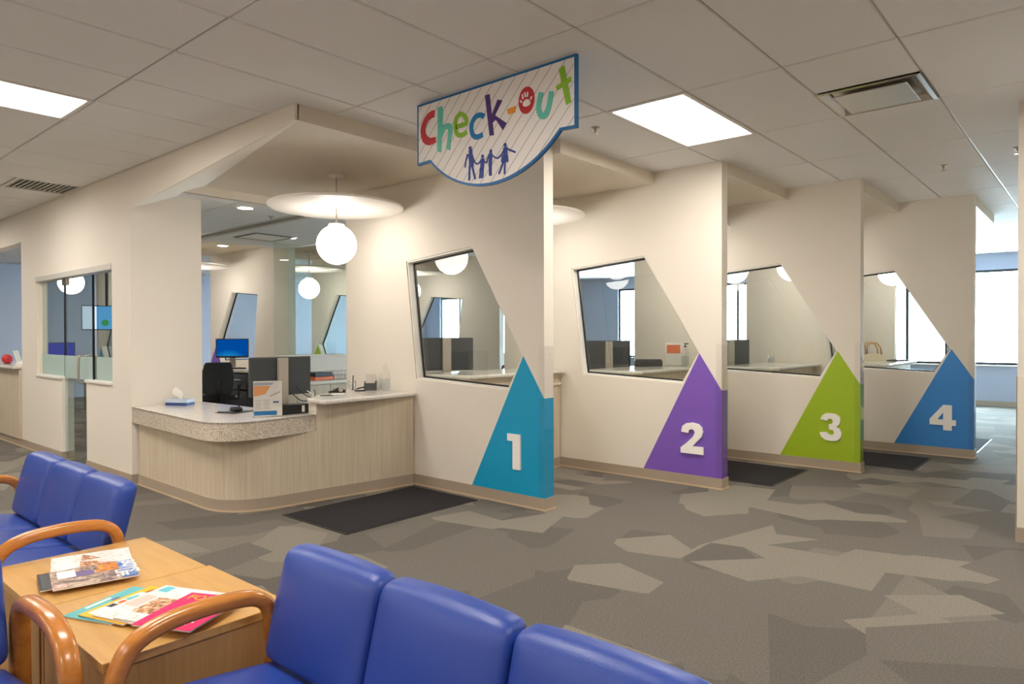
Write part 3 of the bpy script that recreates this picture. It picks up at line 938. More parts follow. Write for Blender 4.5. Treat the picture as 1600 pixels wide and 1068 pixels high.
# ------------------------------------------------------------------ hanging sign
SIGN = {'letter_c_capital': ('poly', [[-3.3781, 2.8959], [-3.4087, 2.8982], [-3.444, 2.8878], [-3.4797, 2.8622], [-3.5068, 2.8255], [-3.5179, 2.7854], [-3.5118, 2.7418], [-3.494, 2.7053], [-3.4628, 2.6816], [-3.4318, 2.673], [-3.3967, 2.6755], [-3.3662, 2.6819], [-3.3747, 2.719], [-3.3965, 2.719], [-3.4228, 2.7203], [-3.4492, 2.7361], [-3.4686, 2.7608], [-3.4711, 2.7943], [-3.4576, 2.8217], [-3.4353, 2.8441], [-3.4089, 2.8524], [-3.3844, 2.8497]]), 'letter_h': ('poly', [[-3.3495, 2.9075], [-3.3067, 2.9059], [-3.3, 2.878], [-3.3039, 2.7703], [-3.2801, 2.7849], [-3.2507, 2.786], [-3.2232, 2.7746], [-3.2092, 2.7486], [-3.2135, 2.7089], [-3.2304, 2.6657], [-3.2348, 2.6083], [-3.2725, 2.6196], [-3.257, 2.6823], [-3.2501, 2.7276], [-3.2567, 2.751], [-3.2761, 2.7472], [-3.2974, 2.725], [-3.3146, 2.693], [-3.3193, 2.6085], [-3.3562, 2.6179], [-3.3503, 2.7469]]), 'letter_e': ('stroke', [[-3.1804, 2.7458], [-3.1153, 2.7461], [-3.0832, 2.7545], [-3.0951, 2.7916], [-3.1352, 2.8199], [-3.1719, 2.8046], [-3.186, 2.7671], [-3.1805, 2.7199], [-3.1561, 2.6893], [-3.1156, 2.6845], [-3.0819, 2.6962]], 0.03), 'letter_c': ('stroke', [[-2.9312, 2.7593], [-2.9618, 2.7768], [-3.0004, 2.7759], [-3.0318, 2.7503], [-3.0422, 2.7157], [-3.0345, 2.6746], [-3.0087, 2.65], [-2.9738, 2.6462], [-2.9446, 2.653]], 0.032), 'letter_k': ('multi', [[[-2.9231, 2.8891], [-2.8853, 2.8888], [-2.8504, 2.6312], [-2.8863, 2.6341]], [[-2.8186, 2.8397], [-2.7806, 2.8269], [-2.8411, 2.7499], [-2.7485, 2.6847], [-2.7754, 2.6467], [-2.8338, 2.7211], [-2.8635, 2.7079], [-2.8709, 2.7507]]]), 'hyphen': ('poly', [[-2.7425, 2.7644], [-2.6749, 2.7713], [-2.6786, 2.7347], [-2.7319, 2.7309]]), 'letter_u': ('stroke', [[-2.4799, 2.8062], [-2.4932, 2.7626], [-2.5, 2.7174], [-2.4835, 2.6751], [-2.4506, 2.6682], [-2.4277, 2.707], [-2.4146, 2.7554], [-2.4068, 2.7955]], 0.036), 'letter_t': ('multi', [[[-2.3547, 2.9091], [-2.3157, 2.9193], [-2.2689, 2.7052], [-2.3024, 2.694]], [[-2.374, 2.8164], [-2.2711, 2.847], [-2.265, 2.8191], [-2.3677, 2.7895]]]), 'letter_o': ('ellipse', [-2.5909, 2.7855], [0.06025000000000014, 0.07894999999999985]), 'fingers': [[[-2.615, 2.7977], [-2.6197, 2.8226]], [[-2.5964, 2.8041], [-2.6018, 2.8301]], [[-2.5827, 2.8036], [-2.5799, 2.8277]], [[-2.5582, 2.7813], [-2.5501, 2.7952]], [[-2.624, 2.7785], [-2.6337, 2.7897]]], 'palm': [-2.5876, 2.7652], 'people': [{'head': [-3.0538, 2.5866], 'hr': 0.0125, 'st': [([[-3.0522, 2.5761], [-3.0484, 2.5528]], 0.03), ([[-3.0563, 2.5542], [-3.0446, 2.5182], [-3.0432, 2.4671]], 0.038), ([[-3.0761, 2.5548], [-3.0907, 2.5146], [-3.0989, 2.4731]], 0.009), ([[-3.0327, 2.5332], [-3.0172, 2.4995], [-2.9978, 2.4783]], 0.009), ([[-3.059, 2.4753], [-3.0592, 2.4299], [-3.0626, 2.385]], 0.014), ([[-3.0353, 2.4715], [-3.0214, 2.4241], [-3.0091, 2.3856]], 0.014)]}, {'head': [-2.9459, 2.5173], 'hr': 0.011, 'st': [([[-2.946, 2.5044], [-2.95, 2.4466]], 0.03), ([[-2.959, 2.4955], [-2.9784, 2.4802], [-2.9978, 2.4783]], 0.009), ([[-2.9376, 2.4936], [-2.9247, 2.477], [-2.9095, 2.4723]], 0.009), ([[-2.9607, 2.4511], [-2.9655, 2.4155], [-2.9703, 2.3837]], 0.014), ([[-2.9439, 2.4484], [-2.9456, 2.4124], [-2.9503, 2.3841]], 0.014)]}, {'head': [-2.8769, 2.537], 'hr': 0.011, 'st': [([[-2.8769, 2.5259], [-2.8793, 2.4905], [-2.8817, 2.444]], 0.027), ([[-2.889, 2.517], [-2.9042, 2.4946], [-2.9095, 2.4723]], 0.009), ([[-2.868, 2.5134], [-2.8457, 2.4958], [-2.8199, 2.4832]], 0.009), ([[-2.887, 2.4476], [-2.8865, 2.3895]], 0.01), ([[-2.875, 2.4456], [-2.8745, 2.386]], 0.01)]}, {'head': [-2.7598, 2.5544], 'hr': 0.012, 'st': [([[-2.7577, 2.5404], [-2.7578, 2.5134], [-2.7616, 2.4518]], 0.032), ([[-2.7752, 2.4947], [-2.7826, 2.4536]], 0.02), ([[-2.747, 2.4899], [-2.7436, 2.4488]], 0.02), ([[-2.7686, 2.5261], [-2.7905, 2.5001], [-2.8199, 2.4832]], 0.01), ([[-2.7447, 2.5284], [-2.7147, 2.5139], [-2.6779, 2.4963]], 0.011), ([[-2.7739, 2.4538], [-2.7908, 2.4212], [-2.8107, 2.3872]], 0.011), ([[-2.7609, 2.4516], [-2.764, 2.38]], 0.011)]}]}
SY = 3.145
sign = thing('hanging_sign', 'hanging white sign with blue border reading Check-out in coloured letters', 'sign', (-2.895, SY, 2.976))
SXC, SZC = -2.895, 2.976


def rel(pts):
    return [(p[0] - SXC, p[1] - SZC) for p in pts]


ax, bx_, zb = -3.43, -2.345, 2.562
cxm = (ax + bx_) / 2; sag = zb - 2.332; half = (bx_ - ax) / 2
R_ = (half * half + sag * sag) / (2 * sag); czm = 2.332 + R_
a0 = math.atan2(zb - czm, bx_ - cxm); a1 = math.atan2(zb - czm, ax - cxm)
arcpts = [(cxm + R_ * math.cos(a0 + (a1 - a0) * i / 24), czm + R_ * math.sin(a0 + (a1 - a0) * i / 24)) for i in range(25)]
outline = [(-3.556, 2.966), (-2.234, 2.966), (-2.234, 2.557)] + arcpts + [(-3.556, 2.557)]
MB().prism(rel(outline), 'xz', 0.0, 0.020).build('sign_board', M['sign_blue'], sign)
inner = inset(outline, 0.016)
MB().prism(rel(inner), 'xz', -0.002, 0.0).build('sign_face', M['sign_white'], sign)


def clip(poly, halfplanes):
    for (nx, ny, d_) in halfplanes:
        out = []
        for i in range(len(poly)):
            p, r2 = poly[i], poly[(i + 1) % len(poly)]
            fp = nx * p[0] + ny * p[1] - d_; fr2 = nx * r2[0] + ny * r2[1] - d_
            if fp <= 0: out.append(p)
            if fp * fr2 < 0:
                tt = fp / (fp - fr2); out.append((p[0] + (r2[0] - p[0]) * tt, p[1] + (r2[1] - p[1]) * tt))
        poly = out
        if len(poly) < 3: return []
    return poly


zn = inner[2][1]
rect_hp = [(1, 0, inner[1][0]), (-1, 0, -inner[0][0]), (0, 1, inner[0][1]), (0, -1, -zn)]
arc_in = inner[3:28]
arc_hp = [(0, 1, zn)]
for i in range(len(arc_in) - 1):
    p, r2 = Vector(arc_in[i]), Vector(arc_in[i + 1])
    d_ = (r2 - p).normalized(); n_ = Vector((-d_.y, d_.x))
    if n_.dot(Vector((cxm, czm)) - p) > 0: n_ = -n_
    arc_hp.append((n_.x, n_.y, n_.dot(p)))
ln = MB()
for k in range(-9, 18):
    x0_ = -2.294 - 0.0922 * k      # where the line meets the top edge
    sl = 1.05
    dx = 0.75 / sl
    strip = [(x0_ - 0.0016, 2.964), (x0_ + 0.0016, 2.964), (x0_ + 0.0016 - dx, 2.214), (x0_ - 0.0016 - dx, 2.214)]
    for hp in (rect_hp, arc_hp):
        c_ = clip(strip, hp)
        if len(c_) >= 3: ln.prism(rel(c_), 'xz', -0.0028, -0.002)
ln.build('diagonal_lines', M['sign_line'], sign)
LCOL = {'letter_c_capital': 's_red', 'letter_h': 's_aqua', 'letter_e': 's_green', 'letter_c': 's_blue', 'letter_k': 's_violet', 'hyphen': 's_orange', 'letter_u': 's_aqua', 'letter_t': 's_green'}
for k, cm in LCOL.items():
    d_ = SIGN[k]; b = MB()
    if d_[0] == 'poly':
        b.prism(rel(d_[1]), 'xz', -0.006, -0.003)
    elif d_[0] == 'multi':
        for k_, q_ in enumerate(d_[1]): b.prism(rel(q_), 'xz', -0.006 - 0.0003 * k_, -0.003)
    else:
        add_stroke(b, rel(d_[1]), d_[2], 'xz', -0.006, -0.003, 4)
    b.build(k, M[cm], sign)
c_ = SIGN['letter_o'][1]; rx_, rz_ = SIGN['letter_o'][2]
oo = MB().prism(rel([(c_[0] + rx_ * math.cos(2 * PI * i / 36), c_[1] + rz_ * math.sin(2 * PI * i / 36)) for i in range(36)]), 'xz', -0.006, -0.003).build('letter_o', M['s_red'], sign)
hb = MB()
pc = SIGN['palm']
hb.prism(rel([(pc[0] + 0.029 * math.cos(2 * PI * i / 20), pc[1] + (0.021 + 0.004 * math.sin(2 * PI * i / 20)) * math.sin(2 * PI * i / 20)) for i in range(20)]), 'xz', -0.0085, -0.006)
for a_, b_ in SIGN['fingers']:
    add_stroke(hb, rel([a_, b_]), 0.011, 'xz', -0.0085, -0.006)
    hb.prism(rel([(b_[0] + 0.0055 * math.cos(2 * PI * i / 10), b_[1] + 0.0055 * math.sin(2 * PI * i / 10)) for i in range(10)]), 'xz', -0.0084, -0.006)
hb.build('handprint', M['sign_white'], oo)
for p in SIGN['people']:
    b = MB()
    hx, hz = p['head']; hr = p['hr']
    b.prism(rel([(hx + hr * math.cos(2 * PI * i / 16), hz + 1.05 * hr * math.sin(2 * PI * i / 16)) for i in range(16)]), 'xz', -0.006, -0.003)
    for k_, (pts, w_) in enumerate(p['st']):
        add_stroke(b, rel(pts), w_, 'xz', -0.0062 - 0.0002 * k_, -0.003, 3)
    b.build('child_silhouette', M['s_navy'], sign)

# ------------------------------------------------------------------ floor mats
def floor_mat(x0, x1, y0, y1, label):
    t = thing('floor_mat', label, 'mat', ((x0 + x1) / 2, (y0 + y1) / 2, 0), 0, 'charcoal entrance mats at the counters')
    w_, l_ = (x1 - x0) / 2, (y1 - y0) / 2
    MB().box(-w_ + 0.02, w_ - 0.02, -l_ + 0.02, l_ - 0.02, 0.001, 0.009).build('pile', M['mat'], t)
    MB().ring([(-w_, -l_), (w_, -l_), (w_, l_), (-w_, l_)], [(-w_ + 0.02, -l_ + 0.02), (w_ - 0.02, -l_ + 0.02), (w_ - 0.02, l_ - 0.02), (-w_ + 0.02, l_ - 0.02)], 'xy', 0.0005, 0.006).build('rubber_border', M['mat_edge'], t)


floor_mat(-4.89, -4.06, 2.91, 4.26, 'charcoal mat on the floor in front of the curved desk')
floor_mat(-3.30, -2.34, 6.40, 7.40, 'charcoal mat behind the purple numbered partition')
floor_mat(-2.46, -1.50, 8.08, 9.00, 'charcoal mat behind the green numbered partition')
floor_mat(-2.10, -1.15, 9.73, 11.09, 'charcoal mat behind the blue numbered partition')

# ------------------------------------------------------------------ curved reception desk
desk = thing('reception_desk', 'curved reception desk with pale grain front and speckled quartz top', 'desk', (0, 0, 0))
front = fillet([(-6.93, 2.634), (-5.17, 2.612), (-5.085, 3.35), (-4.955, 4.322)], [0.42, 0.0], 14)
# front panel: outer line and a line 4 cm inside it
P = [Vector(p) for p in front]
inn = []
for i in range(len(P)):
    tng = (P[min(i + 1, len(P) - 1)] - P[max(i - 1, 0)]).normalized()
    inn.append(P[i] + Vector((-tng.y, tng.x)) * 0.04)
pan = MB().prism([tuple(p) for p in P] + [tuple(p) for p in reversed(inn)], 'xy', 0.0, 0.60)
pan.build('front_panel', M['laminate'], desk, auto=True)
top_front = [p for p in front if p[1] <= 3.351]
slab_front = fillet([(-6.965, 2.585), (-6.4, 2.548), (-5.02, 2.468), (-5.10, 3.42)], [0.3, 0.42], 14)
slab = slab_front + [(-5.25, 3.43), (-5.25, 4.32), (-5.85, 4.32), (-5.85, 3.55), (-6.05, 3.30), (-6.965, 3.26)]
MB().prism(slab, 'xy', 0.722, 0.738).build('countertop', M['quartz_top'], desk)
ed = [Vector(p) for p in slab_front]
ei = []
for i in range(len(ed)):
    tng = (ed[min(i + 1, len(ed) - 1)] - ed[max(i - 1, 0)]).normalized()
    ei.append(ed[i] + Vector((-tng.y, tng.x)) * 0.03)
MB().prism([tuple(p) for p in ed] + [tuple(p) for p in reversed(ei)], 'xy', 0.593, 0.7375).build('counter_edge', M['quartz'], desk, auto=True)
tp = MB().prism([(-5.085, 3.35), (-4.955, 4.322), (-5.10, 4.322), (-5.235, 3.37)], 'xy', 0.60, 0.845)
tp.build('raised_panel', M['laminate'], desk)
MB().prism([(-5.236, 3.369), (-5.085, 3.347), (-5.083, 3.36), (-5.233, 3.38)], 'xy', 0.739, 0.844).build('end_cap', M['cream'], desk)
MB().prism([(-5.30, 3.44), (-5.16, 3.31), (-4.88, 3.29), (-4.915, 4.322), (-5.68, 4.322), (-5.60, 3.80)], 'xy', 0.836, 0.873).build('transaction_top', M['quartz_top'], desk, bevel=0.015, seg=3)
baseboard('baseboard', front, desk)

# acrylic guard, monitor and things on the desk


def monitor(loc, rz, label, group, w_=0.58, h_=0.335, screen='black', zbase=0.0, lift=0.15):
    """monitor standing on its base; the screen faces local +y, the back faces local -y"""
    t = thing('monitor', label, 'monitor', loc, rz, group)
    z0 = zbase + lift
    MB().box(-w_ / 2, w_ / 2, -0.018, 0.018, z0, z0 + h_).build('housing', M['dark'], t, bevel=0.008)
    MB().box(-w_ / 2 + 0.015, w_ / 2 - 0.015, 0.0182, 0.020, z0 + 0.03, z0 + h_ - 0.015).build('screen', M[screen], t)
    MB().box(-0.045, 0.045, -0.055, -0.019, 0.02, z0 + h_ - 0.01).build('stand_column', M['silver'], t, bevel=0.004)
    MB().box(-0.12, 0.12, -0.12, 0.10, 0.0, 0.016).build('stand_base', M['silver'], t, bevel=0.005)
    return t


monitor((-5.46, 3.24, 0.738), PI / 2, 'dark monitor seen from behind on the curved desk', 'office monitors')

t = thing('flyer_holder', 'clear stand holding a white flyer with orange and blue print', 'flyer holder', (-5.235, 2.99, 0.738), math.radians(64))
MB().box(-0.118, 0.118, -0.008, -0.005, 0.0, 0.30).build('acrylic_front', M['clear'], t)
MB().box(-0.118, 0.118, 0.004, 0.007, 0.0, 0.30).build('acrylic_back', M['clear'], t)
MB().box(-0.118, 0.118, -0.008, 0.07, 0.0, 0.004).build('acrylic_foot', M['clear'], t)
fl = MB().box(-0.112, 0.112, -0.003, 0.002, 0.006, 0.296).build('flyer', M['paper'], t)
pl = lambda pts, m_, nm: MB().prism(pts, 'xz', -0.0042, -0.003).build(nm, m_, fl)
pl([(-0.108, 0.015), (0.07, 0.015), (0.07, 0.05), (-0.108, 0.05)], M['s_blue'], 'blue_print_band')
pl([(-0.108, 0.17), (-0.02, 0.19), (0.02, 0.255), (-0.108, 0.258)], mat('peach_print', s2l(238, 168, 110), 0.6), 'orange_print_shape')
pl([(-0.108, 0.262), (0.03, 0.262), (0.05, 0.285), (-0.108, 0.285)], mat('grey_blue_print', s2l(176, 186, 196), 0.6), 'grey_print_shape')
pl([(0.04, 0.115), (0.085, 0.115), (0.085, 0.128), (0.04, 0.128)], M['s_navy'], 'navy_print_mark')
tl = MB()
for k in range(7):
    for a_, b_ in ((-0.10, -0.045), (-0.035, 0.02)):
        tl.prism([(a_, 0.066 + k * 0.012), (b_ - 0.006 * (k % 3), 0.066 + k * 0.012), (b_ - 0.006 * (k % 3), 0.070 + k * 0.012), (a_, 0.070 + k * 0.012)], 'xz', -0.0042, -0.003)
tl.build('text_lines', mat('grey_text_print', s2l(190, 180, 172), 0.6), fl)
pl([(0.02, 0.165), (0.10, 0.20), (0.10, 0.215), (0.01, 0.175)], mat('tan_print', s2l(206, 190, 170), 0.6), 'tan_print_shape')

t = thing('tissue_box', 'blue and white tissue box on the left end of the desk', 'tissue box', (-6.80, 2.96, 0.738), math.radians(30))
MB().box(-0.115, 0.115, -0.06, 0.06, 0.0, 0.028).build('box_lower', M['blue_box'], t)
MB().box(-0.115, 0.115, -0.06, 0.06, 0.028, 0.06).build('box_upper', mat('pale_blue_card', s2l(190, 204, 222), 0.5), t)
ts = MB()
prof = []
nn = 14
vs = []; fs = []
for i in range(6):
    zz = 0.058 + i * 0.022
    rr = [0.012, 0.032, 0.045, 0.042, 0.03, 0.008][i]
    for k in range(nn):
        a = 2 * PI * k / nn
        r2 = rr * (1 + 0.35 * math.sin(3 * a + i) * (i > 0))
        vs.append((r2 * math.cos(a) * 1.2 - 0.01 * i, r2 * math.sin(a) * 0.5, zz + 0.012 * math.sin(2 * a + i * 0.7)))
for i in range(5):
    for k in range(nn):
        fs.append((i * nn + k, i * nn + (k + 1) % nn, (i + 1) * nn + (k + 1) % nn, (i + 1) * nn + k))
fs.append(tuple(5 * nn + k for k in range(nn)))
ts.add(vs, fs); ts.build('tissue', M['white'], t, smooth=True)

t = thing('mouse_pad', 'black mouse pad on the desk beside the flyer', 'mouse pad', (-5.80, 3.0, 0.738), math.radians(20))
MB().box(-0.11, 0.11, -0.12, 0.12, 0.0005, 0.004).build('pad_surface', M['black'], t)
MB().box(-0.085, 0.085, -0.12, -0.085, 0.004, 0.014).build('wrist_rest', M['dark'], t, bevel=0.004)
t = thing('computer_mouse', 'small dark computer mouse on the black pad', 'mouse', (-5.82, 3.02, 0.742), math.radians(15))
MB().rbox(0.062, 0.11, 0.04, 0.018, (0, 0, 0.020), 8, lambda p_: Vector((p_.x * (1 - 0.2 * (p_.y / 0.055) ** 2), p_.y, p_.z * (1 - 0.35 * (p_.y / 0.055)))) if p_.z > 0 else p_).build('mouse_body', M['dark'], t, smooth=True)
MB().cyl(0, 0, -0.003, 0.003, 0.009, 12).build('scroll_wheel', M['black'], t, loc=(0, 0.03, 0.036), rot=(0, PI / 2, 0))

t = thing('computer_box', 'low black computer case under the monitor with cables', 'computer', (-5.33, 3.255, 0.738), math.radians(85))
MB().box(-0.16, 0.13, -0.09, 0.02, 0.0, 0.082).build('case', M['black'], t, bevel=0.004)
MB().box(0.06, 0.085, -0.0925, -0.09, 0.015, 0.07).build('case_label', M['paper'], t)
for k, pth in enumerate([[(0.0, -0.10, 0.24), (0.06, -0.12, 0.17), (0.16, -0.10, 0.13), (0.20, -0.06, 0.17), (0.22, 0.0, 0.19)],
                         [(-0.05, -0.08, 0.20), (0.03, -0.12, 0.12), (0.12, -0.11, 0.10), (0.17, -0.08, 0.03), (0.15, -0.02, 0.01)],
                         [(0.14, -0.08, 0.06), (0.19, -0.10, 0.10), (0.18, -0.06, 0.15), (0.13, -0.05, 0.19)],
                         [(0.13, -0.06, 0.03), (0.18, -0.09, 0.04), (0.20, -0.04, 0.09), (0.16, 0.0, 0.12)]]):
    pp = [Vector(a_) for a_ in pth]
    q_ = []
    for i in range(len(pp) - 1):
        for s_ in range(5):
            tt = s_ / 5; p0 = pp[max(0, i - 1)]; p1 = pp[i]; p2 = pp[i + 1]; p3 = pp[min(len(pp) - 1, i + 2)]
            q_.append(0.5 * ((2 * p1) + (-p0 + p2) * tt + (2 * p0 - 5 * p1 + 4 * p2 - p3) * tt * tt + (-p0 + 3 * p1 - 3 * p2 + p3) * tt ** 3))
    q_.append(pp[-1])
    MB().tube(q_, 0.004, 6).build('cable', M['black'] if k < 2 else M['white'], t, smooth=True)

# things on the raised transaction top
Z1 = 0.874


def bottle(loc, r, h, label, liquid=False, pump=False, body='clear'):
    t = thing('pump_bottle' if pump else 'bottle', label, 'bottle', loc)
    MB().lathe([(0.0001, 0.0), (r * 0.95, 0.0), (r, 0.01), (r, h * 0.62), (r * 0.85, h * 0.72), (r * 0.38, h * 0.80), (r * 0.36, h * 0.84)], seg=24).build('bottle_body', M[body], t, smooth=True)
    if liquid:
        MB().lathe([(0.0001, 0.006), (r * 0.9, 0.006), (r * 0.92, h * 0.45), (0.0001, h * 0.45)], seg=24).build('gel', glass('clear_gel', (0.86, 0.90, 0.92, 1), 0.6), t, smooth=True)
    if pump:
        MB().cyl(0, 0, h * 0.84, h * 0.89, r * 0.42, 14).build('collar', M['black'], t)
        MB().cyl(0, 0, h * 0.89, h * 0.96, r * 0.12, 8).build('pump_stem', M['black'], t)
        MB().box(-r * 0.25, r * 0.95, -r * 0.2, r * 0.2, h * 0.955, h).build('pump_nozzle', M['black'], t, bevel=0.003)
    else:
        MB().lathe([(r * 0.40, h * 0.84), (r * 0.40, h * 0.92), (r * 0.2, h * 0.95), (r * 0.16, h), (0.0001, h)], seg=16).build('cap', M['clear'], t, smooth=True)
    return t


bottle((-5.22, 4.20, Z1), 0.048, 0.27, 'clear plastic bottle on the raised counter against the partition', True)
t = thing('pen_cup', 'clear cup with a black pen on the raised counter', 'pen cup', (-5.50, 4.02, Z1))
MB().lathe([(0.03, 0.002), (0.042, 0.10), (0.040, 0.10), (0.028, 0.005), (0.0001, 0.005)], seg=24).build('cup', M['clear'], t, smooth=True)
MB().tube([(0.005, 0.005, 0.006), (0.02, 0.0, 0.15)], 0.005, 8).build('pen', M['black'], t)
t = thing('card_holder', 'black angled card holder with grey cards on the raised counter', 'card holder', (-5.45, 4.20, Z1), math.radians(50))
MB().prism([(-0.05, 0), (0.045, 0), (0.065, 0.085), (0.0, 0.065)], 'yz', -0.06, 0.06).build('holder_body', M['black'], t)
MB().prism([(0.0, 0.05), (0.055, 0.155), (0.062, 0.150), (0.012, 0.05)], 'yz', -0.045, 0.045).build('cards', mat('grey_card', s2l(190, 182, 172), 0.6), t)
t = thing('tape_dispenser', 'small black tape dispenser on the raised counter', 'tape dispenser', (-5.47, 3.83, Z1), math.radians(62))
MB().prism([(-0.08, 0), (0.075, 0), (0.075, 0.02), (0.045, 0.042), (0.01, 0.045), (-0.03, 0.022), (-0.08, 0.010)], 'xz', -0.025, 0.025).build('dispenser_body', M['black'], t, bevel=0.003)
MB().lathe([(0.022, -0.008), (0.022, 0.008)], seg=16).build('tape_roll', M['silver'], t, loc=(0.03, -0.027, 0.028), rot=(PI / 2, 0, 0))
t = thing('stapler', 'small black stapler near the pen cup', 'stapler', (-5.43, 4.06, Z1), math.radians(55))
MB().box(-0.05, 0.05, -0.014, 0.014, 0.0, 0.010).build('stapler_base', M['black'], t, bevel=0.002)
MB().prism([(-0.05, 0.012), (0.05, 0.032), (0.055, 0.046), (-0.02, 0.030)], 'xz', -0.012, 0.012).build('stapler_arm', M['black'], t)
t = thing('pen', 'pen lying on the front corner of the raised counter', 'pen', (-5.22, 3.55, Z1), math.radians(62))
MB().tube([(-0.06, 0, 0.005), (0.05, 0, 0.005)], 0.0045, 8).build('barrel', M['dark'], t)
MB().tube([(0.05, 0, 0.005), (0.066, 0, 0.004)], 0.002, 8).build('tip', M['steel'], t)
tag(MB().box(-0.06, 0.06, -0.05, 0.05, 0, 0.002).build('note_paper', M['paper'], None, loc=(-5.30, 3.72, Z1), rot=(0, 0, 0.9)), 'small white note paper on the raised counter', 'paper')

# ------------------------------------------------------------------ counters in the numbered bays
def bay_counter(i, xc, label):
    a, b = BAY[i][0] + 0.02, BAY[i][1] - 0.02
    t = thing('transaction_counter', label, 'counter', (xc, a, 0), 0, 'raised counters between the partitions')
    l_ = b - a
    MB().box(-0.10, 0.0, 0.0, l_, 0.0, 1.0).build('front_panel', M['laminate'], t)
    MB().box(-0.10, 0.03, 0.0, l_, 0.875, 0.90).build('support_ledge', M['cream'], t, bevel=0.008)
    MB().prism([(-0.55, 0.0), (-0.18, 0.0), (0.06, 0.10), (0.08, l_), (-0.60, l_), (-0.60, 0.25)], 'xy', 1.0, 1.036).build('counter_top', M['quartz_top'], t, bevel=0.014, seg=3)
    MB().box(-0.86, -0.10, 0.0, l_, 0.715, 0.745).build('work_surface', M['cream'], t)
    baseboard('baseboard', [(0.0, 0.0), (0.0, l_)], t)
    return t


BC = [(1, -4.45, 'raised counter between the teal and purple partitions'), (2, -3.66, 'raised counter between the purple and lime partitions'),
      (3, -2.85, 'raised counter between the lime and blue partitions'), (4, -2.10, 'raised counter past the blue partition')]
for a in BC: bay_counter(*a)
monitor((-5.17, 4.95, 0.746), math.radians(60), 'dark monitor on the work surface between the teal and purple partitions', 'office monitors', lift=0.30)
monitor((-4.40, 6.80, 0.746), math.radians(58), 'dark monitor on the work surface between the purple and lime partitions', 'office monitors', lift=0.26)
monitor((-3.62, 8.40, 0.746), math.radians(58), 'dark monitor on the work surface between the lime and blue partitions', 'office monitors', lift=0.26)
monitor((-2.72, 10.9, 0.746), PI / 2 - 0.3, 'dark monitor on the work surface past the blue partition', 'office monitors', 0.42)

t = thing('brochure_rack', 'clear brochure holder with an orange and white leaflet behind window 2', 'brochure holder', (-3.86, 7.42, 1.037), math.radians(35))
MB().box(-0.11, 0.11, -0.03, 0.03, 0.0, 0.01).build('rack_foot', M['clear'], t)
MB().box(-0.11, 0.11, -0.002, 0.003, 0.01, 0.28).build('leaflet', M['paper'], t)
MB().box(-0.095, 0.06, -0.004, -0.002, 0.15, 0.25).build('orange_print_shape', M['orange'], t)
MB().box(-0.115, 0.115, -0.012, -0.008, 0.0, 0.16).build('rack_front', M['clear'], t)
bottle((-3.72, 7.40, 1.037), 0.042, 0.27, 'hand sanitiser pump bottle behind window 2', True, True)
bottle((-3.27, 8.90, 1.037), 0.04, 0.17, 'small clear bottle on the counter behind window 3', True)
t = thing('card_box', 'low black card box on the counter behind window 2', 'card box', (-4.06, 7.14, 1.037), math.radians(40))
MB().box(-0.16, 0.16, -0.05, 0.05, 0.0, 0.07).build('box_body', M['black'], t, bevel=0.004)
MB().box(-0.15, 0.15, -0.035, 0.035, 0.07, 0.085).build('cards', M['dark'], t)
t = thing('tote_bag', 'tan tote bag with arched handles behind window 4', 'bag', (-2.46, 10.45, 1.037), math.radians(40))
MB().prism([(-0.14, 0.0), (0.14, 0.0), (0.16, 0.10), (-0.16, 0.10)], 'xz', -0.05, 0.05).build('bag_body', mat('cream_canvas', s2l(222, 206, 178), 0.8), t)
for yy in (-0.045, 0.045):
    MB().tube([(-0.11, yy, 0.09), (-0.10, yy, 0.18), (-0.06, yy, 0.24), (0.0, yy, 0.255), (0.06, yy, 0.24), (0.10, yy, 0.18), (0.11, yy, 0.09)], 0.012, 8).build('handle', M['oak_side'], t, smooth=True)
t = thing('keyboard_tray', 'dark keyboard lying on the counter behind window 4', 'keyboard', (-2.2, 10.75, 1.037), math.radians(80))
MB().box(-0.2, 0.2, -0.07, 0.07, 0, 0.014).build('keyboard_body', M['dark'], t, bevel=0.004)
MB().box(-0.185, 0.185, -0.055, 0.055, 0.014, 0.019).build('key_bed', M['black'], t)

# ------------------------------------------------------------------ back office seen through the desk opening
t = thing('pony_wall', 'low cream wall with glass above, behind the desk monitor', 'low wall', (-9.2, 5.345, 0))
MB().box(-0.12, 0.0, 0.0, 2.3, 0, 1.085).build('wall_body', M['wall'], t)
MB().box(-0.15, 0.03, -0.03, 2.3, 1.085, 1.115).build('wall_cap', M['cream'], t, bevel=0.008)
MB().box(-0.066, -0.054, 0.05, 2.3, 1.115, HO).build('pane', M['glass2'], t)
t = thing('back_cabinet', 'cream cabinet with doors under the low glass wall', 'cabinet', (-9.19, 5.40, 0))
MB().box(0.0, 0.50, 0.0, 2.2, 0.08, 0.70).build('cabinet_body', M['cream'], t)
MB().box(0.0, 0.54, -0.02, 2.22, 0.70, 0.745).build('cabinet_top', M['cream'], t, bevel=0.006)
for k in range(4):
    d_ = MB().box(0.50, 0.518, 0.01 + 0.55 * k, 0.54 + 0.55 * k, 0.10, 0.69).build('cabinet_door', M['laminate'], t)
    MB().cyl(0, 0, 0, 0.022, 0.012, 12).build('knob', M['steel'], d_, loc=(0.518, 0.06 + 0.55 * k, 0.62), rot=(0, PI / 2, 0))
t = thing('letter_trays', 'black and orange stacked letter tray on the back cabinet', 'letter tray', (-8.93, 5.93, 0.746), math.radians(5))
MB().box(-0.13, 0.13, -0.17, 0.17, 0.0, 0.05).build('orange_tray', M['orange'], t, bevel=0.006)
MB().prism([(-0.17, 0.052), (0.17, 0.052), (0.15, 0.115), (-0.17, 0.115)], 'yz', -0.13, 0.13).build('black_tray', M['black'], t, bevel=0.006)
t = thing('wire_basket', 'small wire basket on the back cabinet beside the trays', 'basket', (-8.95, 6.32, 0.746))
